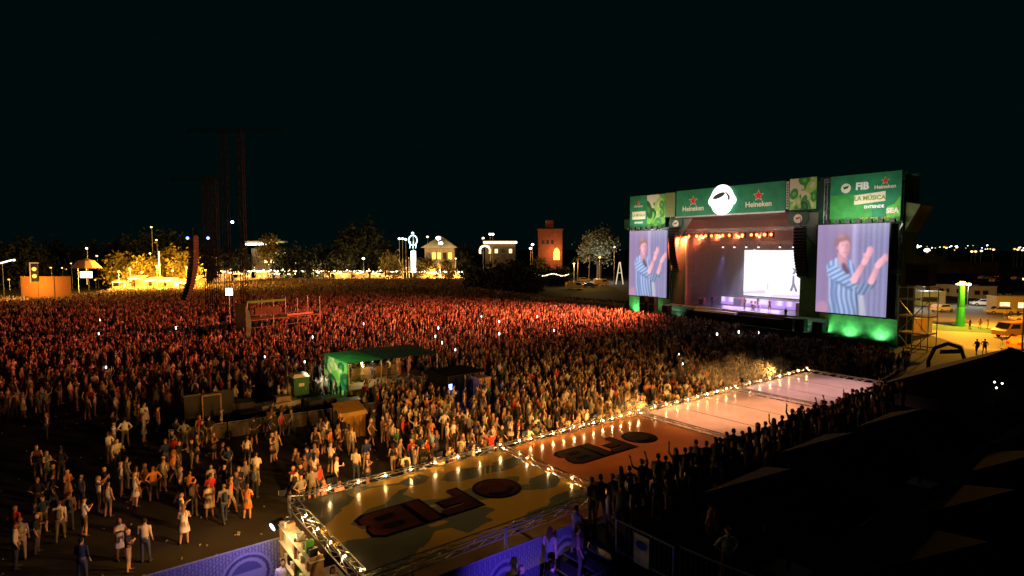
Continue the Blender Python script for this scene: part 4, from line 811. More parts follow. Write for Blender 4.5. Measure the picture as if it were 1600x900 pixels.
# camera platform further back, feather flag
q0 = at(388, 532); t = thing('camera_platform', 'scaffold camera platform with green top rail and red light strip', 'platform', q0, R(52))
for x in (0, 3.6, 7.2, 10.8):
    for y in (0, 3): MB().tube((x, y, 0), (x, y, 5.1), .06).build('upright', STEEL, t)
for z in (1.6, 3.2): MB().tube((0, -.05, z), (10.8, -.05, z), .05).build('ledger', STEEL, t)
MB().box(0, 10.8, 0, 3, 2.5, 2.6).build('floor', WOOD, t); MB().box(-.1, 5.2, -.12, -.04, 4.85, 5.15).build('top_rail', GREENB, t); MB().box(-.12, -.05, -.1, 3, .4, 4.8).build('end_panel', mat('ochre_panel', (.5, .38, .12), .6, noise=.25, nscale=2), t)
MB().box(5.6, 9.6, -.14, -.06, 2.75, 3.0).build('light_strip', mat('red_strip', (.5, .1, .05), emis=(1, .16, .07), estr=.4, sample='NONE'), t); MB().box(1, 4.6, -.1, -.06, 3.3, 4.2).build('front_panel', mat('brown_panel', (.12, .07, .03), .7, noise=.3, nscale=2), t)
t = thing('feather_flag', 'tall thin white feather flag beside the camera platform', 'flag', at(386, 548), R(10)); MB().tube((0, 0, 0), (0, 0, 5.2), .03).build('pole', STEEL, t)
MB().add([(0, 0, 1.2), (.35, .03, 1.5), (.55, .06, 3.2), (.4, .04, 4.6), (0, 0, 5.2)], [(0, 1, 2, 3, 4)]).build('cloth', WHITE, t)
# delay towers with line array
for k, (pxs, dp, tops, lab) in enumerate((((356, 381), 90, 201, 'pair of very tall dark lattice masts with cross arm'), ((325, 339), 96, 277, 'shorter pair of dark lattice masts carrying a line array'))):
    zt = at(pxs[0], tops, depth=dp).z; xs = [(px - 800) / 930 * dp for px in pxs]; t = thing('delay_tower', lab, 'tower', (xs[0], dp, 0)); wdt = xs[1] - xs[0]
    tm = mat('dull_truss', (.012, .011, .011), .8, .2)
    for x in (0, wdt): MB().truss((x, 0, 0), (x, 0, zt), .75, .06, 1.1, up=(1, 0, 0)).build('mast', tm, t)
    MB().truss((-5.5, 0, zt - .3), (wdt + (6.5 if k == 0 else 1), 0, zt - .3), .4, .03, .9).build('cross_arm', tm, t); MB().truss((0, 0, 3), (wdt, 0, 3), .4, .03, .8).build('tie_beam', tm, t)
    MB().box(-1.5, wdt + 1.5, -1.5, 1.5, 0, .8).build('ballast', mat('ballast_block', (.1, .1, .1), .9), t)
line_array(Vector(((303 - 800) / 930 * 95, 95, at(303, 372, depth=95).z)), R(150), 'long black curved line array hanging from the shorter mast pair', 22, .46, 1.1)
for px, py, mm in ((363, 347, GLOWBW), (325, 372, GLOWB), (293, 372, GLOWB)):
    t = thing('marker_lamp', 'small %s marker lamp on the delay masts' % ('white' if mm is GLOWBW else 'blue'), 'lamp', at(px, py, depth=89.4), 0, 'marker lamps on the masts'); MB().ball((0, 0, 0), .22, 8, 5).build('lens', mm, t); MB().box(-.1, .1, .18, .6, -.1, .1).build('bracket', BLACKM, t)
t = thing('light_box', 'small white light box on a pole by the tall masts', 'light box', at(358, 456, depth=84)); MB().box(-.45, .45, -.1, .1, -.5, .5).build('panel', GLOWW, t); MB().tube((0, 0, -6), (0, 0, -.5), .05).build('pole', STEEL, t)

# ------------------------------------------------------------------ right-hand yard
t = thing('lamp_column', 'tall green wrapped tapering column with a sodium lamp on top', 'lamp post', at(1500, 510))
MB().tube((0, 0, 0), (0, 0, 3.0), .62, .5, 12).build('lower_wrap', mat('glowing_green_wrap', (.03, .55, .10), .5, emis=(.02, .5, .08), estr=.03), t); MB().tube((0, 0, 3.01), (0, 0, 6.2), .5, .36, 12).build('upper_wrap', mat('green_wrap', (.012, .22, .04), .5), t)  # lower wrap given a faint glow, though it holds no lamp
MB().box(-.7, .7, -.12, .12, 6.25, 6.42).build('cross_arm', BLACKM, t)
for x in (-.6, 0, .6): MB().box(x - .2, x + .2, -.2, .2, 6.44, 6.62 + (.3 if x == 0 else 0)).build('lamp_head', mat('sodium_lens', (.8, .5, .1), emis=(1, .55, .12), estr=12, sample='NONE'), t)
p = at(1500, 510); lamp('sodium_light', 'POINT', p + Vector((0, -.8, 7.6)), 30000, (1, .42, .03), shadow_soft_size=.3)
p = at(1596, 560); lamp('sodium_light', 'SPOT', p + Vector((0, 0, 8.4)), 17000, (1, .42, .03), at(1530, 520), spot_size=R(100), spot_blend=.5, shadow_soft_size=.3)
t = thing('lamp_column', 'plain grey street lamp post over the yellow lit yard', 'lamp post', p); MB().tube((0, 0, 0), (0, 0, 8.6), .1, .06, 8).build('pole', STEEL, t); MB().box(-.2, .2, -.5, .2, 8.6, 8.75).build('lamp_head', MATS['sodium_lens'], t)
def flood_pole(px, py, dp, label, power=0, h=None, r=.3, col=(.9, 1, .92), m=None, group='white floodlight poles'):
    q = at(px, py, depth=dp); t = thing('street_lamp', label, 'street lamp', (q.x, q.y, 0), 0, group)
    MB().tube((0, 0, 0), (0, 0, q.z - .05), max(.06, dp * .0005), max(.05, dp * .0004), 6).build('pole', STEEL, t); MB().ball((0, -.2, q.z), r, 8, 5, .7).build('lamp_head', m or GLOWW, t)
    MB().box(-r * .8, r * .8, -.1, .2, q.z + r * .5, q.z + r * .9).build('hood', BLACKM, t)
    if power: lamp('flood_light', 'POINT', (q.x, q.y - .8, q.z - .4), power, col, shadow_soft_size=.3)
flood_pole(1415, 444, 118, 'white floodlight pole above the olive site cabin', 900, r=.4); flood_pole(1444, 440, 126, 'white floodlight pole behind the olive site cabin', 700, r=.3); flood_pole(1513, 444, 122, 'white floodlight pole beside the green lamp column', 900, r=.35)
flood_pole(1431, 385, 300, 'far tall floodlight mast by the lit round tree', 9000, r=1.3); flood_pole(1448, 391, 290, 'second far floodlight mast by the lit round tree', 9000, r=1.3)
def cabin(px, py, ln, wd, h, m, label, rz=0, win=(), cat='cabin', wm=None):
    t = thing('site_cabin', label, cat, at(px, py), rz, 'site cabins in the yard')
    MB().box(0, ln, 0, wd, .15, h).build('wall', m, t); MB().box(-.1, ln + .1, -.1, wd + .1, h, h + .15).build('roof', mat('cabin_roof', (.35, .34, .30), .6), t); MB().box(.1, ln - .1, .1, wd - .1, 0, .15).build('base', BLACKM, t)
    for x0, x1 in win:
        wd_ = MB().box(x0, x1, -.06, -.004, 1.0, 2.0).build('window', wm or mat('dark_pane', (.03, .025, .02), .15), t); MB().box(x0 - .06, x1 + .06, -.05, -.002, .93, .99).build('sill', STEEL, wd_)
    MB().box(ln * .78, ln * .78 + .85, -.04, -.003, .2, 2.15).build('door', mat('cabin_door', (.35, .35, .32), .5), t); return t
oli = mat('olive_cabin', (.30, .33, .12), .6, noise=.1); whc = mat('white_cabin', (.55, .55, .50), .6, noise=.15); tan = mat('tan_cabin', (.40, .32, .18), .7, noise=.15)
litw = mat('lit_window', (.8, .7, .5), emis=(1, .78, .42), estr=1.6, sample='NONE')
cabin(1438, 479, 4.8, 2.5, 3.0, oli, 'olive site cabin with a long dark window', R(-6), ((.5, 3.2),))
for k, (px, py) in enumerate(((1408, 466), (1462, 463), (1490, 464), (1518, 467))): cabin(px, py, 5.6, 2.5, 2.9, (whc, tan)[k % 2], ['white site cabin hidden partly by the scaffold speaker', 'tan site cabin behind the olive cabin', 'white site cabin behind the green lamp column', 'tan site cabin beside the parked white car'][k], R(-4), ((.6, 1.8), (2.5, 3.7)))
cabin(1556, 489, 7.5, 3, 3.0, tan, 'tan site cabin with bright lit windows', R(-10), ((.6, 2.2), (3.6, 5.2)), wm=litw); cabin(1418, 526, 3.6, 2.4, 2.3, mat('orange_container', (.42, .25, .10), .7, noise=.2), 'orange brown container at the scaffold foot', R(8))
def car(loc, rz, m, label, van=False, group='vehicles parked round the site'):
    t = thing('van' if van else 'car', label, 'van' if van else 'car', loc, rz, group)
    pr = [(-2.2, .35), (2.15, .35), (2.2, .75), (1.3, .95), (.6, 1.45), (-1.3, 1.48), (-2.05, .98), (-2.22, .8)] if not van else [(-2.5, .4), (2.4, .4), (2.5, 1.0), (1.9, 1.25), (1.35, 2.05), (-2.4, 2.15), (-2.52, 1.2)]
    hw = .86 if not van else .98; MB().prism(pr, -hw, hw).build('body', m, t)
    gw = mat('car_glass', (.02, .025, .03), .08); z0, z1 = (1.0, 1.38) if not van else (1.3, 1.9)
    for y in (-hw - .012, hw + .002): MB().prism([(-1.55, z0), (1.1, z0), (.55, z1), (-1.2, z1)] if not van else [(.1, z0), (1.7, z0), (1.25, z1), (.1, z1)], y, y + .01).build('side_window', gw, t)
    MB().add([(1.27, -hw + .1, .99), (1.27, hw - .1, .99), (.66, hw - .14, 1.42), (.66, -hw + .14, 1.42)] if not van else [(1.9, -hw + .1, 1.28), (1.9, hw - .1, 1.28), (1.42, hw - .14, 2.0), (1.42, -hw + .14, 2.0)], [(0, 1, 2, 3)]).build('windscreen', gw, t).location.x = .02
    for x in (-1.35, 1.35):
        for y in (-hw + .08, hw - .08): wl = MB().tube((x, y - .11, .33), (x, y + .11, .33), .33, n=14).build('wheel', mat('tyre', (.02, .02, .02), .8), t); MB().tube((x, y - .125, .33), (x, y + .125, .33), .19, n=10).build('rim', STEEL, wl)
    for y in (-.6, .6): MB().box(2.16, 2.23, y - .2, y + .2, .62, .78).build('headlight', WHITE, t); MB().box(-2.26 if not van else -2.54, -2.18 if not van else -2.46, y - .18, y + .18, .8, 1.0).build('tail_light', mat('tail_red', (.5, .02, .02), .3, emis=(1, .03, .02), estr=.5), t)
    return t
wcar = mat('white_car_paint', (.7, .7, .7), .25); ycar = mat('sand_car_paint', (.5, .4, .22), .3); dcar = mat('dark_car_paint', (.05, .05, .06), .25); ocar = mat('orange_truck_paint', (.55, .28, .05), .35)
car(at(1536, 478), R(160), wcar, 'white car with red tail lights by the tan cabin'); car(at(1562, 491), R(165), ycar, 'sand coloured car before the cabin with lit windows'); car(at(1583, 527), R(190), ocar, 'orange van at the edge of the lit yard', True)
for k, (px, py, rz_, m_) in enumerate(((1588, 480, 170, wcar), (1472, 487, 20, wcar), (1590, 464, 175, dcar), (1548, 464, 5, wcar), (1604, 503, 160, ycar))): car(at(px, py), R(rz_), m_, ['white car behind the cabin with lit windows', 'white car before the olive cabin', 'dark car at the back of the yard', 'white car parked in the back row', 'sand coloured car near the orange van'][k])
car(at(1602, 546), R(20), ocar, 'orange car beside the orange van')
for px, py, f in ((1515, 514, .3), (1531, 514, 2.0), (1543, 514, 1.2), (1571, 499, 2.6), (1526, 554, 3.0), (1538, 554, 2.2), (1565, 545, .5)):
    q = at(px, py); add_person(q.x, q.y, 0.006, f, 'in the yellow lit yard', 'people in the yard', k=int(rng.choice(pose_ix('standing with arms down', 'walking', 'with hands on hips'))), col=int(rng.choice([1, 5, 2])))
t = thing('entrance_arch', 'dark inflatable arch standing at the yard entrance', 'arch', at(1478, 588), R(10))
arc = [(-1.9, 0), (-2.0, 1.5), (-1.4, 2.7), (0, 3.1), (1.4, 2.7), (2.0, 1.5), (1.9, 0)]
for a, b in zip(arc, arc[1:]): MB().tube((a[0], 0, a[1]), (b[0], 0, b[1]), .17, .17, 10).build('tube_section', mat('arch_cloth', (.10, .06, .05), .6, noise=.3), t)
MB().box(-1.1, 1.1, -.32, -.29, 2.2, 2.6).build('name_panel', mat('arch_panel', (.35, .2, .15), .6), t)

# ------------------------------------------------------------------ trees
def leaf_mesh(name, rx, rz, n, m, seed, leaf=.35, clumps=26):
    r_ = np.random.default_rng(seed); cc = r_.normal(size=(clumps, 3)); cc /= np.linalg.norm(cc, axis=1)[:, None]; cc *= (r_.random((clumps, 1)) ** .4) * .8
    k = r_.integers(clumps, size=n); P = cc[k] + r_.normal(size=(n, 3)) * .17; P *= np.array((rx, rx, rz)); A = r_.normal(size=(n, 3)); B = r_.normal(size=(n, 3)); A /= np.linalg.norm(A, axis=1)[:, None]; B -= A * (A * B).sum(1)[:, None]; B /= np.linalg.norm(B, axis=1)[:, None]
    s = leaf * r_.uniform(.6, 1.3, (n, 1)); V = np.stack([P - A * s, P + B * s * .5, P + A * s, P - B * s * .5], 1).reshape(-1, 3); F = np.arange(4 * n).reshape(n, 4)
    me = bpy.data.meshes.new(name); me.from_pydata(V.tolist(), [], F.tolist()); me.materials.append(m); return me
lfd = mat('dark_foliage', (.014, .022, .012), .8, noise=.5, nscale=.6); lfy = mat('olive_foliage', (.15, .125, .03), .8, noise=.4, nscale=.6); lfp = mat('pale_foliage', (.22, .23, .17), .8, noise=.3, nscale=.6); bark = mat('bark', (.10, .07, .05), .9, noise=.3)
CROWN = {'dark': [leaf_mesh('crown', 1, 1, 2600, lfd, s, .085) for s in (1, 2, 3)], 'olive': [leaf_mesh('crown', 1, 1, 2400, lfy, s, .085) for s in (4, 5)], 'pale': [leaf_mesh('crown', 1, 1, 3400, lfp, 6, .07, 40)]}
def tree(px, py, dp, h, r, kind, label, group=None):
    q = at(px, py, depth=dp); t = thing('tree', label, 'tree', (q.x, q.y, 0), random.random() * 6, group); zc = h - r * 1.0; m = MB().tube((0, 0, 0), (.1, 0, zc - r * .3), h * .03, h * .02, 7)
    for k in range(5): a = k * 1.26; m.tube((.1, 0, zc - r * .5), (r * .55 * math.cos(a), r * .55 * math.sin(a), zc + r * .25), h * .014, h * .006, 5)
    m.build('trunk', bark, t); o = inst(random.choice(CROWN[kind]), 'crown', t, (0, 0, zc)); o.scale = (r, r, r * 1.05)
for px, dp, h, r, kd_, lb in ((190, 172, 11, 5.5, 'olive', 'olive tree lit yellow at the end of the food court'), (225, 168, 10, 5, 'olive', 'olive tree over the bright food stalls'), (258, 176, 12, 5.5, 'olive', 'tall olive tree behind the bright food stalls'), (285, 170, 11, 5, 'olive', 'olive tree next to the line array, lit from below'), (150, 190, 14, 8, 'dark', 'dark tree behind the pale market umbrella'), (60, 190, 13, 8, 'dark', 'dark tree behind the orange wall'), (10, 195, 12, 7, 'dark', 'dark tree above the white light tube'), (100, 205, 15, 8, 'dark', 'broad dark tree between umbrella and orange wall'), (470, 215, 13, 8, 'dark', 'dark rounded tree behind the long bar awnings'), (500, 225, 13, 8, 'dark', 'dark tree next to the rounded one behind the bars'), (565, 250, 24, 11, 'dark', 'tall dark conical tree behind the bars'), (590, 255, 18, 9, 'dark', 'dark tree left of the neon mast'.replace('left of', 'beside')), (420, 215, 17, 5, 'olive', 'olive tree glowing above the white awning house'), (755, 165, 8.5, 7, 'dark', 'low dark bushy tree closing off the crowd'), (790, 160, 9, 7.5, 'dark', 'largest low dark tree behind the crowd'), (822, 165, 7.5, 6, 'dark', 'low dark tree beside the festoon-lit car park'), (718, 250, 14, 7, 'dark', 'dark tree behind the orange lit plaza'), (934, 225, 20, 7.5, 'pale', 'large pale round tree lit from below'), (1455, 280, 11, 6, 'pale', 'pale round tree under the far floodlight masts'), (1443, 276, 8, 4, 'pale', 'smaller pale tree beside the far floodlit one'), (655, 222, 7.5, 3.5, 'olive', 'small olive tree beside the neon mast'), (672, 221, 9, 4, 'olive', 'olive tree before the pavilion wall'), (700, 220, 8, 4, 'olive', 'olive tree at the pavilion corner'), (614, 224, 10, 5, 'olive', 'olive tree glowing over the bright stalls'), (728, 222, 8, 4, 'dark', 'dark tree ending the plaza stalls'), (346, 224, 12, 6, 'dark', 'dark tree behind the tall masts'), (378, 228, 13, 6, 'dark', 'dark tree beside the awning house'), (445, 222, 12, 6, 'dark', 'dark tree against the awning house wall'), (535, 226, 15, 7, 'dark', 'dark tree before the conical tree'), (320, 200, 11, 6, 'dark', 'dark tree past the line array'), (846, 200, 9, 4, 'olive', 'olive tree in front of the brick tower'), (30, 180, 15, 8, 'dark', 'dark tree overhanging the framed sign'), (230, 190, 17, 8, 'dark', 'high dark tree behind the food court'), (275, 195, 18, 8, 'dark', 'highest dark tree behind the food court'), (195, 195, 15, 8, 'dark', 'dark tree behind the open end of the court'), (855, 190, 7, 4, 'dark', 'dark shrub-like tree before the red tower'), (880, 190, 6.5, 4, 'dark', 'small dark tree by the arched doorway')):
    tree(px, 430, dp, h, r, kd_, lb)
lamp('tree_uplight', 'POINT', at(934, 430, depth=214) + Vector((0, 0, 1)), 5000, (1, .9, .7), shadow_soft_size=.3)
def palm(px, dp, h, lb):
    q = at(px, 430, depth=dp); t = thing('palm_tree', lb, 'palm', (q.x, q.y, 0)); MB().tube((0, 0, 0), (.3, 0, h), .22, .16, 7).build('trunk', bark, t)
    for k in range(14):
        a = k * 2.4; e = .2 + .5 * (k % 3) / 2; vs = []
        for j in range(6): s = j / 5; rr = 2.6 * s; z = h + e * 2.2 * s - 2.6 * s * s; w_ = .35 * math.sin(math.pi * min(1, s + .12)) + .03; x, y = rr * math.cos(a), rr * math.sin(a); vs += [(x - w_ * math.sin(a), y + w_ * math.cos(a), z - .1), (x, y, z), (x + w_ * math.sin(a), y - w_ * math.cos(a), z - .1)]
        MB().add(vs, [(3 * j + i, 3 * j + i + 1, 3 * j + i + 4, 3 * j + i + 3) for j in range(5) for i in (0, 1)]).build('frond', lfd, t, (.3, 0, 0))
palm(902, 200, 9, 'dark palm in front of the pale tree, nearer the red tower'); palm(920, 198, 10, 'tall dark palm in front of the pale tree'); palm(938, 202, 8.5, 'short dark palm in front of the pale tree, by the lamp post')

# ------------------------------------------------------------------ far buildings, bars and lights
brick = mat('red_brick_wall', (.20, .06, .035), .85, noise=.25, nscale=.8); plaster = mat('plaster', (.20, .17, .13), .8, noise=.15)
t = thing('brick_tower', 'square red brick tower with arched lit doorway', 'building', at(860, 430, depth=232)); hz = at(860, 354, depth=232).z
MB().box(-4.6, 4.6, 0, 8, 0, hz - 3).build('wall', brick, t); MB().box(-4.9, 4.9, -.3, 8.3, hz - 3, hz - 2.4).build('parapet', brick, t); MB().box(-1.8, 1.2, 2, 5, hz - 2.4, hz + 1).build('stair_turret', brick, t)
MB().prism([(1.2, 6), (3.6, 6), (3.6, 9), (3.1, 10.2), (2.4, 10.7), (1.7, 10.2), (1.2, 9)], -.08, -.01).build('arched_opening', GLOWAMB, t)
for x in (-3.4, -1.6, .2): w_ = MB().box(x, x + 1, -.06, -.01, 12, 13.6).build('window', mat('dark_pane', (.03, .025, .02), .15), t); MB().box(x - .1, x + 1.1, -.12, -.01, 11.8, 11.98).build('sill', plaster, w_)
lamp('door_light', 'POINT', at(868, 395, depth=228), 2600, (1, .42, .1), shadow_soft_size=.3)
def stall(px, py, dp, ln, label, rz=0, h=3.2, roof=WHITE, glow=GLOWWARM, group='lit bars and food stalls at the back', power=0, lcol=(1, .58, .18)):
    q = at(px, py, depth=dp + random.uniform(-4, 4)); h = h + random.uniform(-.5, .7); ln *= random.uniform(.8, 1.0); t = thing('food_stall', label, 'stall', (q.x, q.y, 0), rz + R(random.uniform(-12, 12)), group)
    if roof is WHITE: roof = random.choice([WHITE, CREAM, DARK, mat('grey_awning', (.2, .2, .2), .8)])
    MB().add([(-ln / 2, -1.6, h), (ln / 2, -1.6, h), (ln / 2, 2, h + .7), (-ln / 2, 2, h + .7), (-ln / 2, -1.6, h - .12), (ln / 2, -1.6, h - .12), (ln / 2, 2, h + .58), (-ln / 2, 2, h + .58)], [(0, 1, 2, 3), (4, 5, 1, 0), (5, 6, 2, 1), (7, 4, 0, 3), (4, 7, 6, 5)]).build('awning', roof, t)
    MB().box(-ln / 2 + .2, ln / 2 - .2, -1.0, -.5, 0, 1.1).build('counter', WOOD, t); MB().box(-ln / 2 + .1, ln / 2 - .1, 1.9, 2, 0, h).build('back_wall', WOOD, t)
    for k in range(int(ln)):
        if random.random() < .6: MB().box(-ln / 2 + .3 + k, -ln / 2 + .9 + k, 1.7, 1.88, random.uniform(1.2, 1.5), random.uniform(1.7, 2.3)).build('shelf_goods', random.choice([CREAM, WOOD, DARK, GREENB, litw]), t)
    for k in range(int(ln / .9)):
        if random.random() < .62: MB().box(-ln / 2 + .35 + k * .9, -ln / 2 + .35 + k * .9 + random.uniform(.2, .8), -1.5, -1.38, h - .34, h - .34 + random.uniform(.1, .24)).build('lamp_tube', random.choice([glow, glow, GLOWW, GLOWAMB]), t)
    for x in (-ln / 2 + .1, ln / 2 - .1): MB().tube((x, -1.5, 0), (x, -1.5, h), .05).build('post', STEEL, t)
    if power: lamp('stall_light', 'POINT', (q.x, q.y - 2.2, h - .3), power, lcol, shadow_soft_size=.3)
for k, px in enumerate((312, 345, 378, 408, 436, 464, 500, 532, 560, 588)): stall(px, 425, 218, 6.6, ['bar with warm light strip next to the line array', 'bar with warm light strip behind the tall masts', 'bar with warm strip behind the second mast', 'bar below the white awning house', 'bar beside the glowing olive tree', 'bar before the dark rounded tree', 'bar between two dark trees', 'bar before the conical tree', 'bar with warm strip near the violet awning', 'end bar of the row by the plaza'][k], power=(4500 if k % 2 else 2500))
for k, (px, dp) in enumerate(((192, 163), (216, 160), (240, 164), (262, 160), (284, 163), (304, 165))): stall(px, 440, dp, 4.2, ['yellow lit food stall at the open end of the court', 'yellow lit food stall under the first olive tree', 'yellow lit food stall with white pole beside it', 'yellow lit food stall under the tall olive tree', 'yellow lit food stall next to the hanging line array', 'yellow lit food stall hidden by the line array'][k], glow=GLOWAMB, roof=CREAM, power=3600, lcol=(1, .52, .07), group='yellow lit food stalls')
for k, (px, dp, z, pw) in enumerate(((186, 156, 5.6, 7000), (204, 158, 6.2, 12000), (222, 155, 5.4, 12000), (246, 157, 7.0, 15000), (270, 156, 5.8, 15000), (292, 158, 6.6, 12000), (322, 170, 5.5, 5000))):
    q = at(px, 440, depth=dp); t = thing('lamp_pole', 'amber globe lamp on a pole in the food court, ' + ['beside the open end', 'under the first olive tree', 'between two olive trees', 'by the white light pole', 'under the tall olive tree', 'next to the line array', 'past the line array'][k], 'lamp', (q.x, q.y, 0), 0, 'globe lamps of the food court'); MB().tube((0, 0, 0), (0, 0, z), .05).build('pole', STEEL, t); MB().ball((0, 0, z + .25), .28, 8, 6).build('globe', GLOWAMB, t); lamp('globe_light', 'POINT', (q.x, q.y + .2, z + .9), pw, (1, .45, .04), shadow_soft_size=.2)
t = thing('light_pole', 'white glowing pole standing among the yellow food stalls', 'light pole', at(250, 440, depth=158)); MB().tube((0, 0, 0), (0, 0, 2), .08).build('pole', STEEL, t); MB().tube((0, 0, 2), (0, 0, 8), .12).build('tube_light', GLOWWARM, t)
t = thing('market_umbrella', 'pale round market umbrella over a white lit kiosk', 'umbrella', at(136, 445, depth=152)); q = 3.4
MB().add([(q * math.cos(k * .5236), q * math.sin(k * .5236), 4.3) for k in range(12)] + [(1.8 * math.cos(k * .5236), 1.8 * math.sin(k * .5236), 6.2) for k in range(12)] + [(0, 0, 6.8)], [(k, (k + 1) % 12, 12 + (k + 1) % 12, 12 + k) for k in range(12)] + [(12 + k, 12 + (k + 1) % 12, 24) for k in range(12)]).build('canopy_cloth', mat('pale_pink_cloth', (.62, .45, .36), .8), t)
MB().tube((0, 0, 0), (0, 0, 6.7), .08).build('pole', STEEL, t); MB().box(-1.4, 1.2, -.4, .4, 1.8, 3.4).build('lit_kiosk', mat('kiosk_glow', (.8, .8, .8), emis=(1, .97, .88), estr=1.6, sample='NONE'), t); lamp('kiosk_light', 'POINT', at(136, 445, depth=149) + Vector((0, 0, 2.6)), 1500, (1, .8, .6), shadow_soft_size=.3)
t = thing('orange_wall', 'orange lit plywood wall behind the crowd edge', 'wall', at(64, 468, depth=128)); MB().box(-4, 6.5, 0, .2, 0, 5.0).build('sheeting', mat('orange_sheet', (.50, .22, .06), .8, noise=.2), t)
for x in (-4, -.5, 3, 6.5): MB().box(x - .08, x + .08, -.12, -.01, 0, 5.1).build('batten', WOOD, t)
q = at(64, 470, depth=124); lamp('orange_wall_light', 'POINT', (q.x - 3, q.y, 4.5), 1800, (1, .45, .08), shadow_soft_size=.2); lamp('orange_wall_light', 'POINT', (q.x - 12, q.y - 6, 4.5), 3000, (1, .45, .08), shadow_soft_size=.2)
t = thing('framed_sign', 'upright framed sign with two round lights on the orange wall', 'sign', at(54, 440, depth=127.7) + Vector((0, 0, 0)))
MB().box(-.7, .8, 0, .1, 0, 3.9).build('panel', BLACKM, t); MB().box(-.95, -.72, -.02, .12, -.2, 4.1).box(-.72, 1.0, -.02, .12, 3.9, 4.1).build('frame', mat('glowing_grey_frame', (.5, .42, .38), .6, emis=(.7, .5, .4), estr=.25), t)  # sign frame given a faint glow of its own
for z in (1.2, 2.7): MB().ball((.15, -.1, z), .42, 10, 6).build('round_light', GLOWAMB, t)
t = thing('light_tube', 'slanting white light tube at the edge of the dark trees', 'light', at(10, 410, depth=130)); MB().tube((-3, 0, -.6), (1.2, 0, .5), .12).build('tube_light', GLOWW, t); MB().ball((1.7, 0, .5), .25, 8, 5).build('bulb', GLOWWARM, t); MB().tube((-1, .1, -9), (-1, .1, -.1), .06).build('pole', STEEL, t)
t = thing('awning_house', 'house with white lit awning and rows of lights among trees', 'building', at(418, 425, depth=228)); MB().box(-6, 7, 0, 8, 0, 9).build('wall', plaster, t); MB().box(-7, 8, -3, .2, 11.2, 11.8).build('awning', WHITE, t); MB().box(-6.8, -2.2, -3.1, -3.02, 10.2, 11.0).build('light_strip', GLOWW, t); MB().box(-1.8, 2.4, -3.1, -3.02, 10.2, 11.0).build('light_strip', GLOWW, t)
for k in range(4): MB().box(-1 + k * 2.2, .4 + k * 2.2, -.08, -.01, 6.5, 7.6).build('window', litw, t)
for k in range(4): MB().box(-1 + k * 2.2, .4 + k * 2.2, -.08, -.01, 3.5, 4.6).build('window', GLOWWARM, t)
lamp('house_tree_light', 'POINT', at(425, 382, depth=216), 4500, (1, .85, .45), shadow_soft_size=.3)
def far_string(px0, px1, dp, z, n, lb):
    a, b = at(px0, 425, depth=dp), at(px1, 425, depth=dp); t = thing('festoon_string', lb, 'string lights', (a.x, a.y, z), 0, 'festoon strings over the bars'); d = b.x - a.x; m = MB(); me = [MB().ball((0, 0, 0), r, 6, 4).mesh('bulb', g) for r, g in ((.16, GLOWWARM), (.24, GLOWW), (.12, GLOWAMB))]
    for k in range(n): inst(random.choice(me), 'bulb', t, (d * k / n + random.uniform(-.2, .2), random.uniform(-1, 1), -.5 * abs(math.sin(k * .45)) + random.uniform(-.1, .1)))
    m.tube((0, 0, 0), (d, 0, 0), .03, n=4); m.build('cable', BLACKM, t)
    for x in (0, d / 2, d): MB().tube((x, .2, -z), (x, .2, .1), .06).build('pole', STEEL, t)
far_string(384, 476, 210, 4.4, 46, 'dense warm bulbs over the bars before the awning house'); far_string(490, 600, 211, 4.2, 44, 'dense warm bulbs over the bars before the conical tree'); far_string(604, 724, 214, 4.0, 40, 'warm bulbs over the plaza stalls'); far_string(312, 380, 208, 4.0, 24, 'warm bulbs over the bars behind the masts')
# plaza with neon mast, pavilion
t = thing('neon_mast', 'white glowing neon mast with cyan ring rising from the plaza', 'light mast', at(646, 430, depth=222)); MB().box(-.8, .9, -.3, .3, 1, 9).build('light_column', GLOWW, t); MB().tube((0, .5, 0), (0, .5, 16), .2).build('pole', STEEL, t)
for k in range(10): a = k * .628; MB().tube((1.6 * math.cos(a), -.3, 13 + 1.9 * math.sin(a)), (1.6 * math.cos(a + .628), -.3, 13 + 1.9 * math.sin(a + .628)), .22).build('ring_tube', mat('cyan_neon', (.5, .7, .7), emis=(.5, .95, 1), estr=2.5, sample='NONE'), t)
for k in range(3): MB().tube((-1.2 + k * 1.1, -.3, 10), (-.9 + k * 1.1, -.3, 12.5), .14).build('ring_brace', MATS['cyan_neon'], t)
t = thing('pavilion', 'pavilion with glowing pyramid roof at the end of the plaza', 'building', at(687, 430, depth=240)); MB().box(-6, 6, 0, 10, 0, 11).build('wall', plaster, t); MB().add([(-7.5, -1.5, 11), (7.5, -1.5, 11), (7.5, 11, 11), (-7.5, 11, 11), (0, 5, 16)], [(0, 1, 4), (1, 2, 4), (2, 3, 4), (3, 0, 4), (3, 2, 1, 0)]).build('roof', CREAM, t)
for k in range(5):
    for z in (2, 6.5): w_ = MB().box(-5.2 + k * 2.2, -3.8 + k * 2.2, -.08, -.01, z, z + 2.6).build('window', GLOWAMB if (k + int(z)) % 3 else mat('dark_pane', (.03, .025, .02), .15), t); MB().box(-5.3 + k * 2.2, -3.7 + k * 2.2, -.14, -.01, z - .2, z - .02).build('sill', plaster, w_)
flood_pole(685, 372, 230, 'very bright flood mast in front of the pavilion', 14000, r=1.0, col=(1, .72, .35)); flood_pole(689, 380, 229, 'second bright flood mast in front of the pavilion', 0, r=.8)
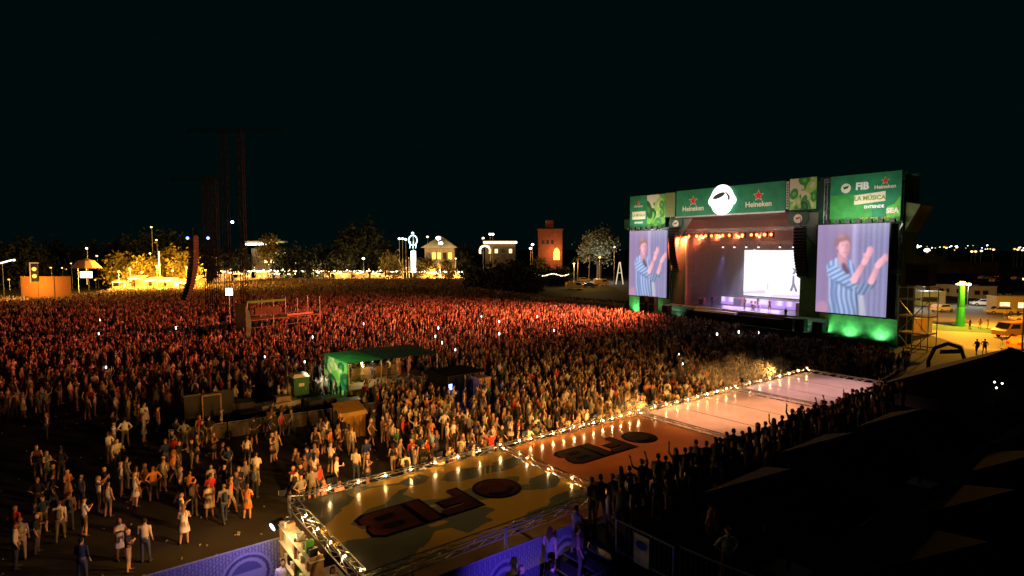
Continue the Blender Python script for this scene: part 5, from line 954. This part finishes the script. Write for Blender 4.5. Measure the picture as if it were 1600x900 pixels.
for px, py, dp, lb in ((645, 364, 240, 'round white lamp above the neon mast'), (624, 373, 250, 'white lamp over the bright stalls, end one'), (629, 373, 250, 'white lamp over the bright stalls, middle one'), (634, 374, 250, 'white lamp over the bright stalls, near the neon mast'), (668, 370, 255, 'warm lamp between neon mast and pavilion'), (755, 372, 240, 'warm lamp above the lit arch'), (766, 366, 230, 'tall twin lamp above the lit arch, first head'), (770, 366, 230, 'tall twin lamp above the lit arch, second head'), (832, 382, 225, 'white lamp cluster beside the brick tower'), (829, 388, 224, 'lower white lamp beside the brick tower'), (960, 386, 190, 'street lamp next to the pale tree'), (237, 355, 175, 'lone lamp high over the food court'), (245, 375, 176, 'warm lamp in the food court trees'), (235, 396, 170, 'small lamp over the food stalls'), (568, 404, 230, 'small white lamp over the bars'), (136, 388, 170, 'dim white lamp in the dark trees'), (152, 400, 175, 'dimmer lamp in the dark trees')): flood_pole(px, py, dp, lb, 0, r=.55 if dp > 200 else .3, m=GLOWW if 'white' in lb or 'twin' in lb else GLOWWARM, group='lamps behind the crowd')
for k, (px, dp) in enumerate(((606, 232), (622, 228), (662, 226), (676, 224), (692, 226), (708, 228), (722, 226))): stall(px, 430, dp, 5.0, ['plaza stall under the violet awning', 'bright stall between the bars and the neon mast', 'orange lit stall beside the neon mast', 'orange lit stall before the pavilion, mast side', 'orange lit stall before the pavilion', 'orange lit stall past the pavilion', 'last orange lit stall beside the low dark trees'][k], glow=GLOWAMB if k > 1 else GLOWWARM, power=9000, roof=(mat('violet_awning', (.12, .10, .45), .7) if k == 0 else CREAM), lcol=(1, .5, .12), group='stalls on the plaza')
t = thing('lit_arch', 'pale lit arch and low flat roof behind the dark trees', 'building', at(770, 420, depth=235)); MB().box(-3, 9, 0, 5, 0, 10).build('wall', mat('dark_render', (.06, .05, .045), .9), t)
for k in range(4): w_ = MB().box(-2 + k * 2.8, -.8 + k * 2.8, -.08, -.01, 6.2, 7.8).build('window', litw if k % 2 else mat('dark_pane', (.03, .025, .02), .15), t); MB().box(-2.1 + k * 2.8, -.7 + k * 2.8, -.14, -.01, 6.0, 6.18).build('sill', plaster, w_); MB().box(-3.5, 9.5, -1.2, .2, 10, 10.8).build('roof', GLOWWARM, t)
for a, b in zip(arc, arc[1:]): MB().tube((a[0] - 3, -1, a[1] + 6), (b[0] - 3, -1, b[1] + 6), .4).build('arch_tube', GLOWWARM, t)
# car park by the brick tower
car(at(898, 452), R(10), ycar, 'sand coloured van in the car park before the pale tree', True); car(at(921, 449), R(20), dcar, 'dark car parked between the two vans'); car(at(940, 446), R(5), ocar, 'orange van parked by the lit trestle', True); car(at(912, 440), R(0), ocar, 'orange car parked behind the dark car'); car(at(872, 446), R(12), wcar, 'white car parked under the festoon lights')
q = at(912, 445); lamp('car_park_light', 'POINT', (q.x, q.y - 6, 9), 5200, (1, .55, .10), shadow_soft_size=.3); flood_pole(937, 402, q.y, 'street lamp over the parked orange vans', 0, r=.3, m=MATS['sodium_lens']); flood_pole(897, 412, q.y + 4, 'street lamp over the parked sand van', 1500, r=.3, col=(1, .55, .1), m=MATS['sodium_lens'])
t = thing('festoon_string', 'white festoon lights strung beside the car park', 'string lights', at(826, 432, depth=178)); last = None; m = MB()
for k in range(27):
    a = Vector((k * .46, 0, .3 * math.sin(k * .5) + .5)); MB().ball(a, .16, 6, 4).build('bulb', GLOWWARM if k % 3 else GLOWW, t)
    if last: m.tube(last, a, .03, n=4)
    last = a
m.tube((0, 0, -9), (0, 0, .6), .06).tube((12, 0, -9), (12, 0, .6), .06); m.build('cable', BLACKM, t)
t = thing('trestle', 'lit pale A-shaped trestle beside the far stage tower', 'trestle', at(968, 441, depth=165)); q = mat('glowing_timber', (.7, .6, .45), .6, emis=(1, .8, .55), estr=.8)  # timber given its own glow so that it looks lit
for x in (-1, 1): MB().tube((x, 0, -.6), (x * .1, 0, 5.6), .14).build('leg', q, t)
MB().tube((-.5, 0, 2.6), (.5, 0, 2.6), .1).build('cross_bar', q, t)
t = thing('site_fence', 'long blue grey site fence closing off the far side of the crowd', 'fence', at(828, 466, 1.9)); pa, pb = at(828, 464, 1.9), at(975, 475, 1.9); t.location = (pa.x, pa.y, 0); dd = pb - pa; t.rotation_euler.z = math.atan2(dd.y, dd.x)
fm = MB().box(.02, dd.length / 12 - .02, -.02, .02, .1, 2.0).mesh('panel', mat('fence_sheet', (.10, .12, .15), .7, noise=.2))
for k in range(12): inst(fm, 'panel', t, (k * dd.length / 12, 0, 0))
for k in range(58):
    px, py, dp = (float(rng.uniform(318, 745)), float(rng.uniform(402, 430)), float(rng.uniform(206, 260))) if k < 42 else (float(rng.uniform(0, 180)), float(rng.uniform(405, 440)), float(rng.uniform(160, 200))); c = rng.random()
    flood_pole(px, py, dp, 'tiny %s lamp on a thin pole %s' % ('amber' if c < .5 else 'warm white', 'among the bars behind the crowd' if k < 42 else 'among the dark trees by the orange wall'), 0, r=float(rng.uniform(.12, .34)), m=GLOWAMB if c < .5 else GLOWWARM, group='small lamps behind the crowd')
# far city lights on the plain
for k in range(34):
    px = float(rng.uniform(1404, 1600)); c = rng.random(); py = float(rng.normal(386.5, 2.2)); dp = float(rng.uniform(500, 1400)); flood_pole(px, py, dp, 'distant %s street lamp on the dark plain' % ('amber' if c < .45 else 'white'), 0, r=dp * rng.uniform(.0006, .0013), m=GLOWAMB if c < .45 else GLOWW, group='distant street lamps')
for px, py, dp in ((1518, 393, 330), (1524, 393, 335), (1533, 392, 340), (1475, 386, 420), (1479, 387, 430), (1585, 389, 380), (1590, 390, 380), (1597, 391, 385), (1552, 390, 360)): flood_pole(px, py, dp, 'cluster lamp at the edge of the far town', 0, r=.7, m=GLOWAMB if py < 390 else GLOWWARM, group='lamps at the edge of the far town')
for k, (px, dp) in enumerate(((1540, 230), (1565, 235), (1590, 225), (1555, 210))): car(at(px, 420, depth=dp) * Vector((1, 1, 0)) if False else Vector((at(px, 420, depth=dp).x, dp, 0)), R(10 * k), (wcar, dcar, wcar, ycar)[k], ['pale car far out on the dark plain', 'dark car far out on the plain', 'white car by the far terrace', 'sand car on the plain'][k] )

# ------------------------------------------------------------------ the crowd
M_STi, M_CAi = M_ST.inverted(), M_CA.inverted(); cP, sP = math.cos(PITCH), math.sin(PITCH)
def project(x, y, z):
    zc = y * cP - (z - 12) * sP; return 800 + 930 * x / zc, 450 - 930 * (y * sP + (z - 12) * cP) / zc
n = 105000; X = rng.uniform(-190, 58, n); Yw = rng.uniform(19, 215, n)
ok = np.ones(n, bool); px, py = project(X, Yw, 1.7); fx, fy = project(X, Yw, 0)
ok &= (px > -60) & (px < 1420) & (fy < 930)
far = np.interp(px, [-60, 60, 150, 185, 300, 420, 722, 750, 850, 960, 1010], [457, 463, 455, 446, 445, 433.5, 433.5, 449, 460, 467, 474]); ok &= py > far
co, si = math.cos(ST_A), math.sin(ST_A); rx, ry = X - ST_O.x, Yw - ST_O.y; ss, sy = rx * co + ry * si, -rx * si + ry * co
ok &= ~((sy > -6.2) & (ss > -4)) & ~((ss > 52))
co, si = math.cos(CA_A), math.sin(CA_A); rx, ry = X - CA_O.x, Yw - CA_O.y; cx, cy = rx * co + ry * si, -rx * si + ry * co
ok &= ~((cx > -8.6) & (cx < 36.5) & (cy < .7)) & ~((cx >= 36.5) & (cy < -7)) & ~((cx <= -8.6) & (cy < -9)) & ((cx < 64) | (cy > 25))
def outside(o, a, x0, x1, y0, y1):
    c, s = math.cos(a), math.sin(a); u, v = (X - o[0]) * c + (Yw - o[1]) * s, -(X - o[0]) * s + (Yw - o[1]) * c; return ~((u > x0) & (u < x1) & (v > y0) & (v < y1))
ok &= outside(m0, CA_A, -.4, 8.5, -.5, 5.8) & outside(at(700, 636), CA_A, -.3, 3.9, -.4, 3.4) & outside(at(752, 622), CA_A, -.8, .9, -.8, .8) & outside(at(545, 682), CA_A, -1.2, 1.2, -1, 1.1) & outside(q0, R(52), -.6, 11.4, -.6, 3.6)
ok &= outside(at(262, 690), pang, -.5, 13.2, -.4, 5.2) & outside(((356 - 800) / 930 * 90, 90), 0, -2, 5, -2, 2) & outside(((325 - 800) / 930 * 96, 96), 0, -2, 4, -2, 2)
ds = -sy
den = np.where(ds < 45, 1.75, np.where(ds < 85, 1.65, np.where(Yw > 185, .55, 1.0))) * (.75 + .5 * (np.sin(X * .31 + np.sin(Yw * .23) * 2) * np.sin(Yw * .27 + 1) > -.3))
den = np.where((Yw < 62) & (fx < 420), .95, den); clus = np.clip(np.sin(X * .9 + 2 * np.sin(Yw * .5)) * np.sin(Yw * .8 + 1.5 * np.sin(X * .6)) * 2 + .55, .05, 2.2)
den = np.where((Yw < 62) & (fx < 420), den * (.5 + .5 * clus), den); den = np.where((fy > 640) & (fx < 300), .62 * clus, den); den = np.where((fy > 655) & (fx < 170) & (fy < 745), .03, den)
den = np.where((fy > 660) & (fx >= 300) & (fx < 470), 1.25 * clus, den); den = np.where((fy > 650) & (fx >= 470) & (fx < 640), 1.2 * clus, den); den = np.where((cy < 3.0) & (cx > 5), 1.35, den); den = np.where((fy > 815) & (fx < 460), .3 * clus, den)
area = 248 * 196; keep = ok & (rng.random(n) < den * area / n); ids = np.nonzero(keep)[0]
cell = {}; sel = []
for i in ids:
    c = (int(X[i] / .46), int(Yw[i] / .46))
    if any((c[0] + a, c[1] + b) in cell and math.hypot(X[i] - X[cell[(c[0] + a, c[1] + b)]], Yw[i] - Yw[cell[(c[0] + a, c[1] + b)]]) < .42 for a in (-1, 0, 1) for b in (-1, 0, 1)): continue
    cell[c] = i; sel.append(i)
sel = np.array(sel); sel = sel[np.argsort(Yw[sel])]
tgt = st(22, 4, 0)
def facing(i):
    base = math.atan2(tgt.y - Yw[i], tgt.x - X[i]) + math.pi / 2
    return base + rng.normal() * (.35 if ds[i] < 60 and Yw[i] > 38 else 1.1)
PCALM = pose_ix('standing with arms down', 'holding a drink', 'with hands on hips', 'walking', 'with arms folded'); PACT = list(range(len(VAR)))
# people on the platform edge, on the stairs, under the canopy end
spots = []
for k in range(50):
    u = .3 + k * .49 + rng.normal() * .08
    spots.append((7.4 + u, -6.78 - rng.random() * .2, 2.7, 'at the platform front'))
    if k % 2 == 0: spots.append((7.7 + u, -7.5 - rng.random() * .5, 2.7, 'in the second platform row'))
for k in range(7): spots.append((3.2 + k * .55, -7.4 - .75 * (k % 2), .14 + .27 * int((.6 + k * .55) / .46) + .06, 'on the stairs'))
for k in range(5): spots.append((1.0 + k * .75, -9.4 - .6 * (k % 2), 0, 'below the stairs'))
for x, y in ((.3, -1.0), (.6, -2.2), (1.8, -2.6), (.4, -3.8), (1.7, -4.2), (2.6, -1.2)): spots.append((x - .9 if x < .5 else x, y, .05, 'under the canopy end'))
for x, y in ((9, -10.5), (8.2, -11.6), (10.4, -9.8), (12, -10.6), (15, -9.9)): spots.append((x, y, 2.7, 'behind the platform railing'))
for x, y, z, wh in spots:
    q = ca(x, y, z); f = CA_A + (math.pi / 2 if 'stairs' in wh else math.pi * .85 if 'row' in wh or 'front' in wh else 0) + rng.normal() * .4
    add_person(q.x, q.y, q.z, f, wh, 'people ' + wh, k=int(rng.choice(PACT if 'platform' in wh and 'stairs' not in wh and rng.random() < .45 else PCALM)), col=int(rng.choice([1, 5, 1, 2, 11, 7])) if z == 2.7 and 'railing' not in wh else None)
NI = 300 - len(PEOPLE)
for i in sel[:NI]:
    near_c = cy[i] < 5 and cx[i] > 0
    wh = 'along the canopy edge' if near_c else ('near the fence banner' if fx[i] < 300 and Yw[i] < 34 else 'near the equipment pen' if fx[i] < 520 else 'between pen and canopies')
    add_person(X[i], Yw[i], 0, facing(i), wh, 'people ' + wh, k=int(rng.choice(PACT if near_c or rng.random() < .2 else PCALM)))
rest = sel[NI:]
def crowd_mesh(name, idx, lod, label):
    k = rng.integers(len(VAR), size=len(idx)); k = np.where((rng.random(len(idx)) < .45), k, rng.choice(PCALM, len(idx))); VV, TT, CC = [], [], []; base = 0
    sc_, hc, kc, pc_ = np.array([c for _, c in SHIRTS]), np.array(HAIRC), np.array(SKINC), np.array(PANTC)
    for v in range(len(VAR)):
        I = idx[k == v]; m = len(I)
        if not m: continue
        V, T, Lb = VAR[v][2][lod]; f = np.array([facing(i) for i in I]); s = rng.uniform(.92, 1.07, m); c, sn = np.cos(f), np.sin(f)
        P = np.empty((m, len(V), 3), np.float32); P[..., 0] = (V[None, :, 0] * c[:, None] - V[None, :, 1] * sn[:, None]) * s[:, None] + X[I][:, None]; P[..., 1] = (V[None, :, 0] * sn[:, None] + V[None, :, 1] * c[:, None]) * s[:, None] + Yw[I][:, None]; P[..., 2] = V[None, :, 2] * s[:, None]
        pal = np.empty((m, 5, 3), np.float32); pal[:, SKIN] = kc[rng.integers(5, size=m)]; pal[:, SHIRT] = sc_[rng.choice(len(SHIRTS), m, p=SW_)]; pal[:, PANTS] = pc_[rng.integers(5, size=m)]; pal[:, HAIR] = hc[rng.integers(4, size=m)]; pal[:, SHOE] = .05
        VV.append(P.reshape(-1, 3)); CC.append(pal[:, Lb].reshape(-1, 3)); TT.append((T[None] + (np.arange(m) * len(V))[:, None, None] + base).reshape(-1, 3)); base += m * len(V)
    V = np.concatenate(VV); T = np.concatenate(TT).astype(np.int32); C = np.concatenate(CC); me = bpy.data.meshes.new(name)
    me.vertices.add(len(V)); me.vertices.foreach_set('co', V.ravel()); me.loops.add(len(T) * 3); me.loops.foreach_set('vertex_index', T.ravel()); me.polygons.add(len(T)); me.polygons.foreach_set('loop_start', np.arange(0, len(T) * 3, 3, dtype=np.int32)); me.update(calc_edges=True)
    me.color_attributes.new('col', 'FLOAT_COLOR', 'POINT').data.foreach_set('color', np.concatenate([C, np.ones((len(C), 1))], 1).astype(np.float32).ravel())
    me.materials.append(attr_mat('crowd_clothes', 'col', rough=.8)); o = inst(me, name); tag(o, label, 'crowd', None, 'stuff'); print(name, len(idx), len(T)); return o
nm = int((Yw[rest] < 72).sum()); crowd_mesh('crowd', rest[:nm], 'mid', 'dense standing crowd around the stands in the middle of the field'); crowd_mesh('crowd', rest[nm:], 'low', 'packed distant crowd filling the field before the stage')
# lit phones and the band
phm = MB().box(-.045, .045, -.006, .006, -.09, .09).mesh('phone', mat('phone_glow', (.8, .8, .8), emis=(.85, .92, 1), estr=10, sample='NONE'))
for j, i in enumerate(rng.choice(sel[NI + 200:NI + 5200], 22, replace=False)):
    tag(inst(phm, 'phone', None, (X[i] + .1, Yw[i] - .15, 1.86), rng.random() * 3, 1.5 if Yw[i] > 60 else 1), 'small lit phone screen held above the crowd', 'phone', 'lit phones held up in the crowd')
for k, (s, y, z, c, wh) in enumerate(((21.6, 3.2, 2.56, 9, 'singing at the stage centre'), (25.6, 3.6, 2.56, 4, 'by the drum kit'), (22.3, 5.6, 2.56, 1, 'seated height behind the drum kit'), (16.0, 2.6, 2.56, 1, 'far side of the stage'), (30.6, -.4, 2.0, 1, 'at the deck front'))):
    q = st(s, y, z); add_person(q.x, q.y, q.z, ST_A + rng.normal() * .3, wh.replace('seated height ', ''), 'band on the stage', k=int(rng.choice(pose_ix('clapping', 'holding a drink', 'standing with arms down'))), col=c)

# ------------------------------------------------------------------ smoke drifting over the canopy edge and inside the stage
def smoke(name, loc, rad, dens, label, col=(.9, .9, .9), scale=.6, box=False, rz=0):
    m = bpy.data.materials.new(name); m.use_nodes = True; nt = m.node_tree; N = nt.nodes; L = nt.links; N.remove(N['Principled BSDF']); v = N.new('ShaderNodeVolumePrincipled'); v.inputs['Color'].default_value = (*col, 1); v.inputs['Anisotropy'].default_value = .2
    if box: v.inputs['Density'].default_value = dens
    else:
        tc = N.new('ShaderNodeTexCoord'); nz = N.new('ShaderNodeTexNoise'); nz.inputs['Scale'].default_value = scale; nz.inputs['Detail'].default_value = 4; L.new(tc.outputs['Object'], nz.inputs[0])
        ln = N.new('ShaderNodeVectorMath'); ln.operation = 'LENGTH'; dv = N.new('ShaderNodeVectorMath'); dv.operation = 'DIVIDE'; dv.inputs[1].default_value = rad; L.new(tc.outputs['Object'], dv.inputs[0]); L.new(dv.outputs[0], ln.inputs[0])
        a = N.new('ShaderNodeMath'); a.operation = 'SUBTRACT'; L.new(nz.outputs['Fac'], a.inputs[0]); b = N.new('ShaderNodeMath'); b.operation = 'MULTIPLY'; b.inputs[1].default_value = .45; L.new(ln.outputs['Value'], b.inputs[0]); L.new(b.outputs[0], a.inputs[1])
        c = N.new('ShaderNodeMath'); c.operation = 'SUBTRACT'; c.inputs[1].default_value = .12; L.new(a.outputs[0], c.inputs[0]); e = N.new('ShaderNodeMath'); e.operation = 'MULTIPLY'; e.inputs[1].default_value = dens; e.use_clamp = False; mx_ = N.new('ShaderNodeMath'); mx_.operation = 'MAXIMUM'; mx_.inputs[1].default_value = 0
        L.new(c.outputs[0], mx_.inputs[0]); L.new(mx_.outputs[0], e.inputs[0]); L.new(e.outputs[0], v.inputs['Density'])
    L.new(v.outputs[0], N['Material Output'].inputs['Volume'])
    if box: o = MB().box(*rad).build(name, m, None, loc, rz)
    else: o = MB().ball((0, 0, 0), 1, 14, 8).build(name, m, None, loc, rz); o.data.transform(Matrix.Diagonal((*rad, 1)))
    return tag(o, label, 'smoke', None, 'stuff')
smoke('smoke', ca(31.0, 2.2, 3.4), (4.6, 1.8, 1.6), .30, 'thin warm smoke drifting along the end of the canopy row')
smoke('smoke', ca(19.5, 1.9, 2.6), (2.6, 1.3, 1.5), .35, 'small puff of smoke over the crowd beside the peach canopy')
smoke('stage_smoke', st(0, 0, 0), (9.6, 34.4, -.1, 16.6, 2.7, 16.8), .028, 'pale haze hanging inside the open stage', box=True, rz=ST_A)

# ------------------------------------------------------------------ litter on the asphalt
m = MB()
for k in range(380):
    x, y = rng.uniform(-34, 2), rng.uniform(19, 46); a = rng.random() * 6.28; ln = rng.uniform(.06, .13); r_ = rng.uniform(.03, .05); m.tube((x, y, r_ + .002), (x + ln * math.cos(a), y + ln * math.sin(a), r_ * .8 + .002), r_, r_ * .75, 5)
tag(m.build('litter', mat('plastic_cup', (.22, .21, .19), .5)), 'trampled plastic cups scattered over the asphalt', 'litter', None, 'stuff')
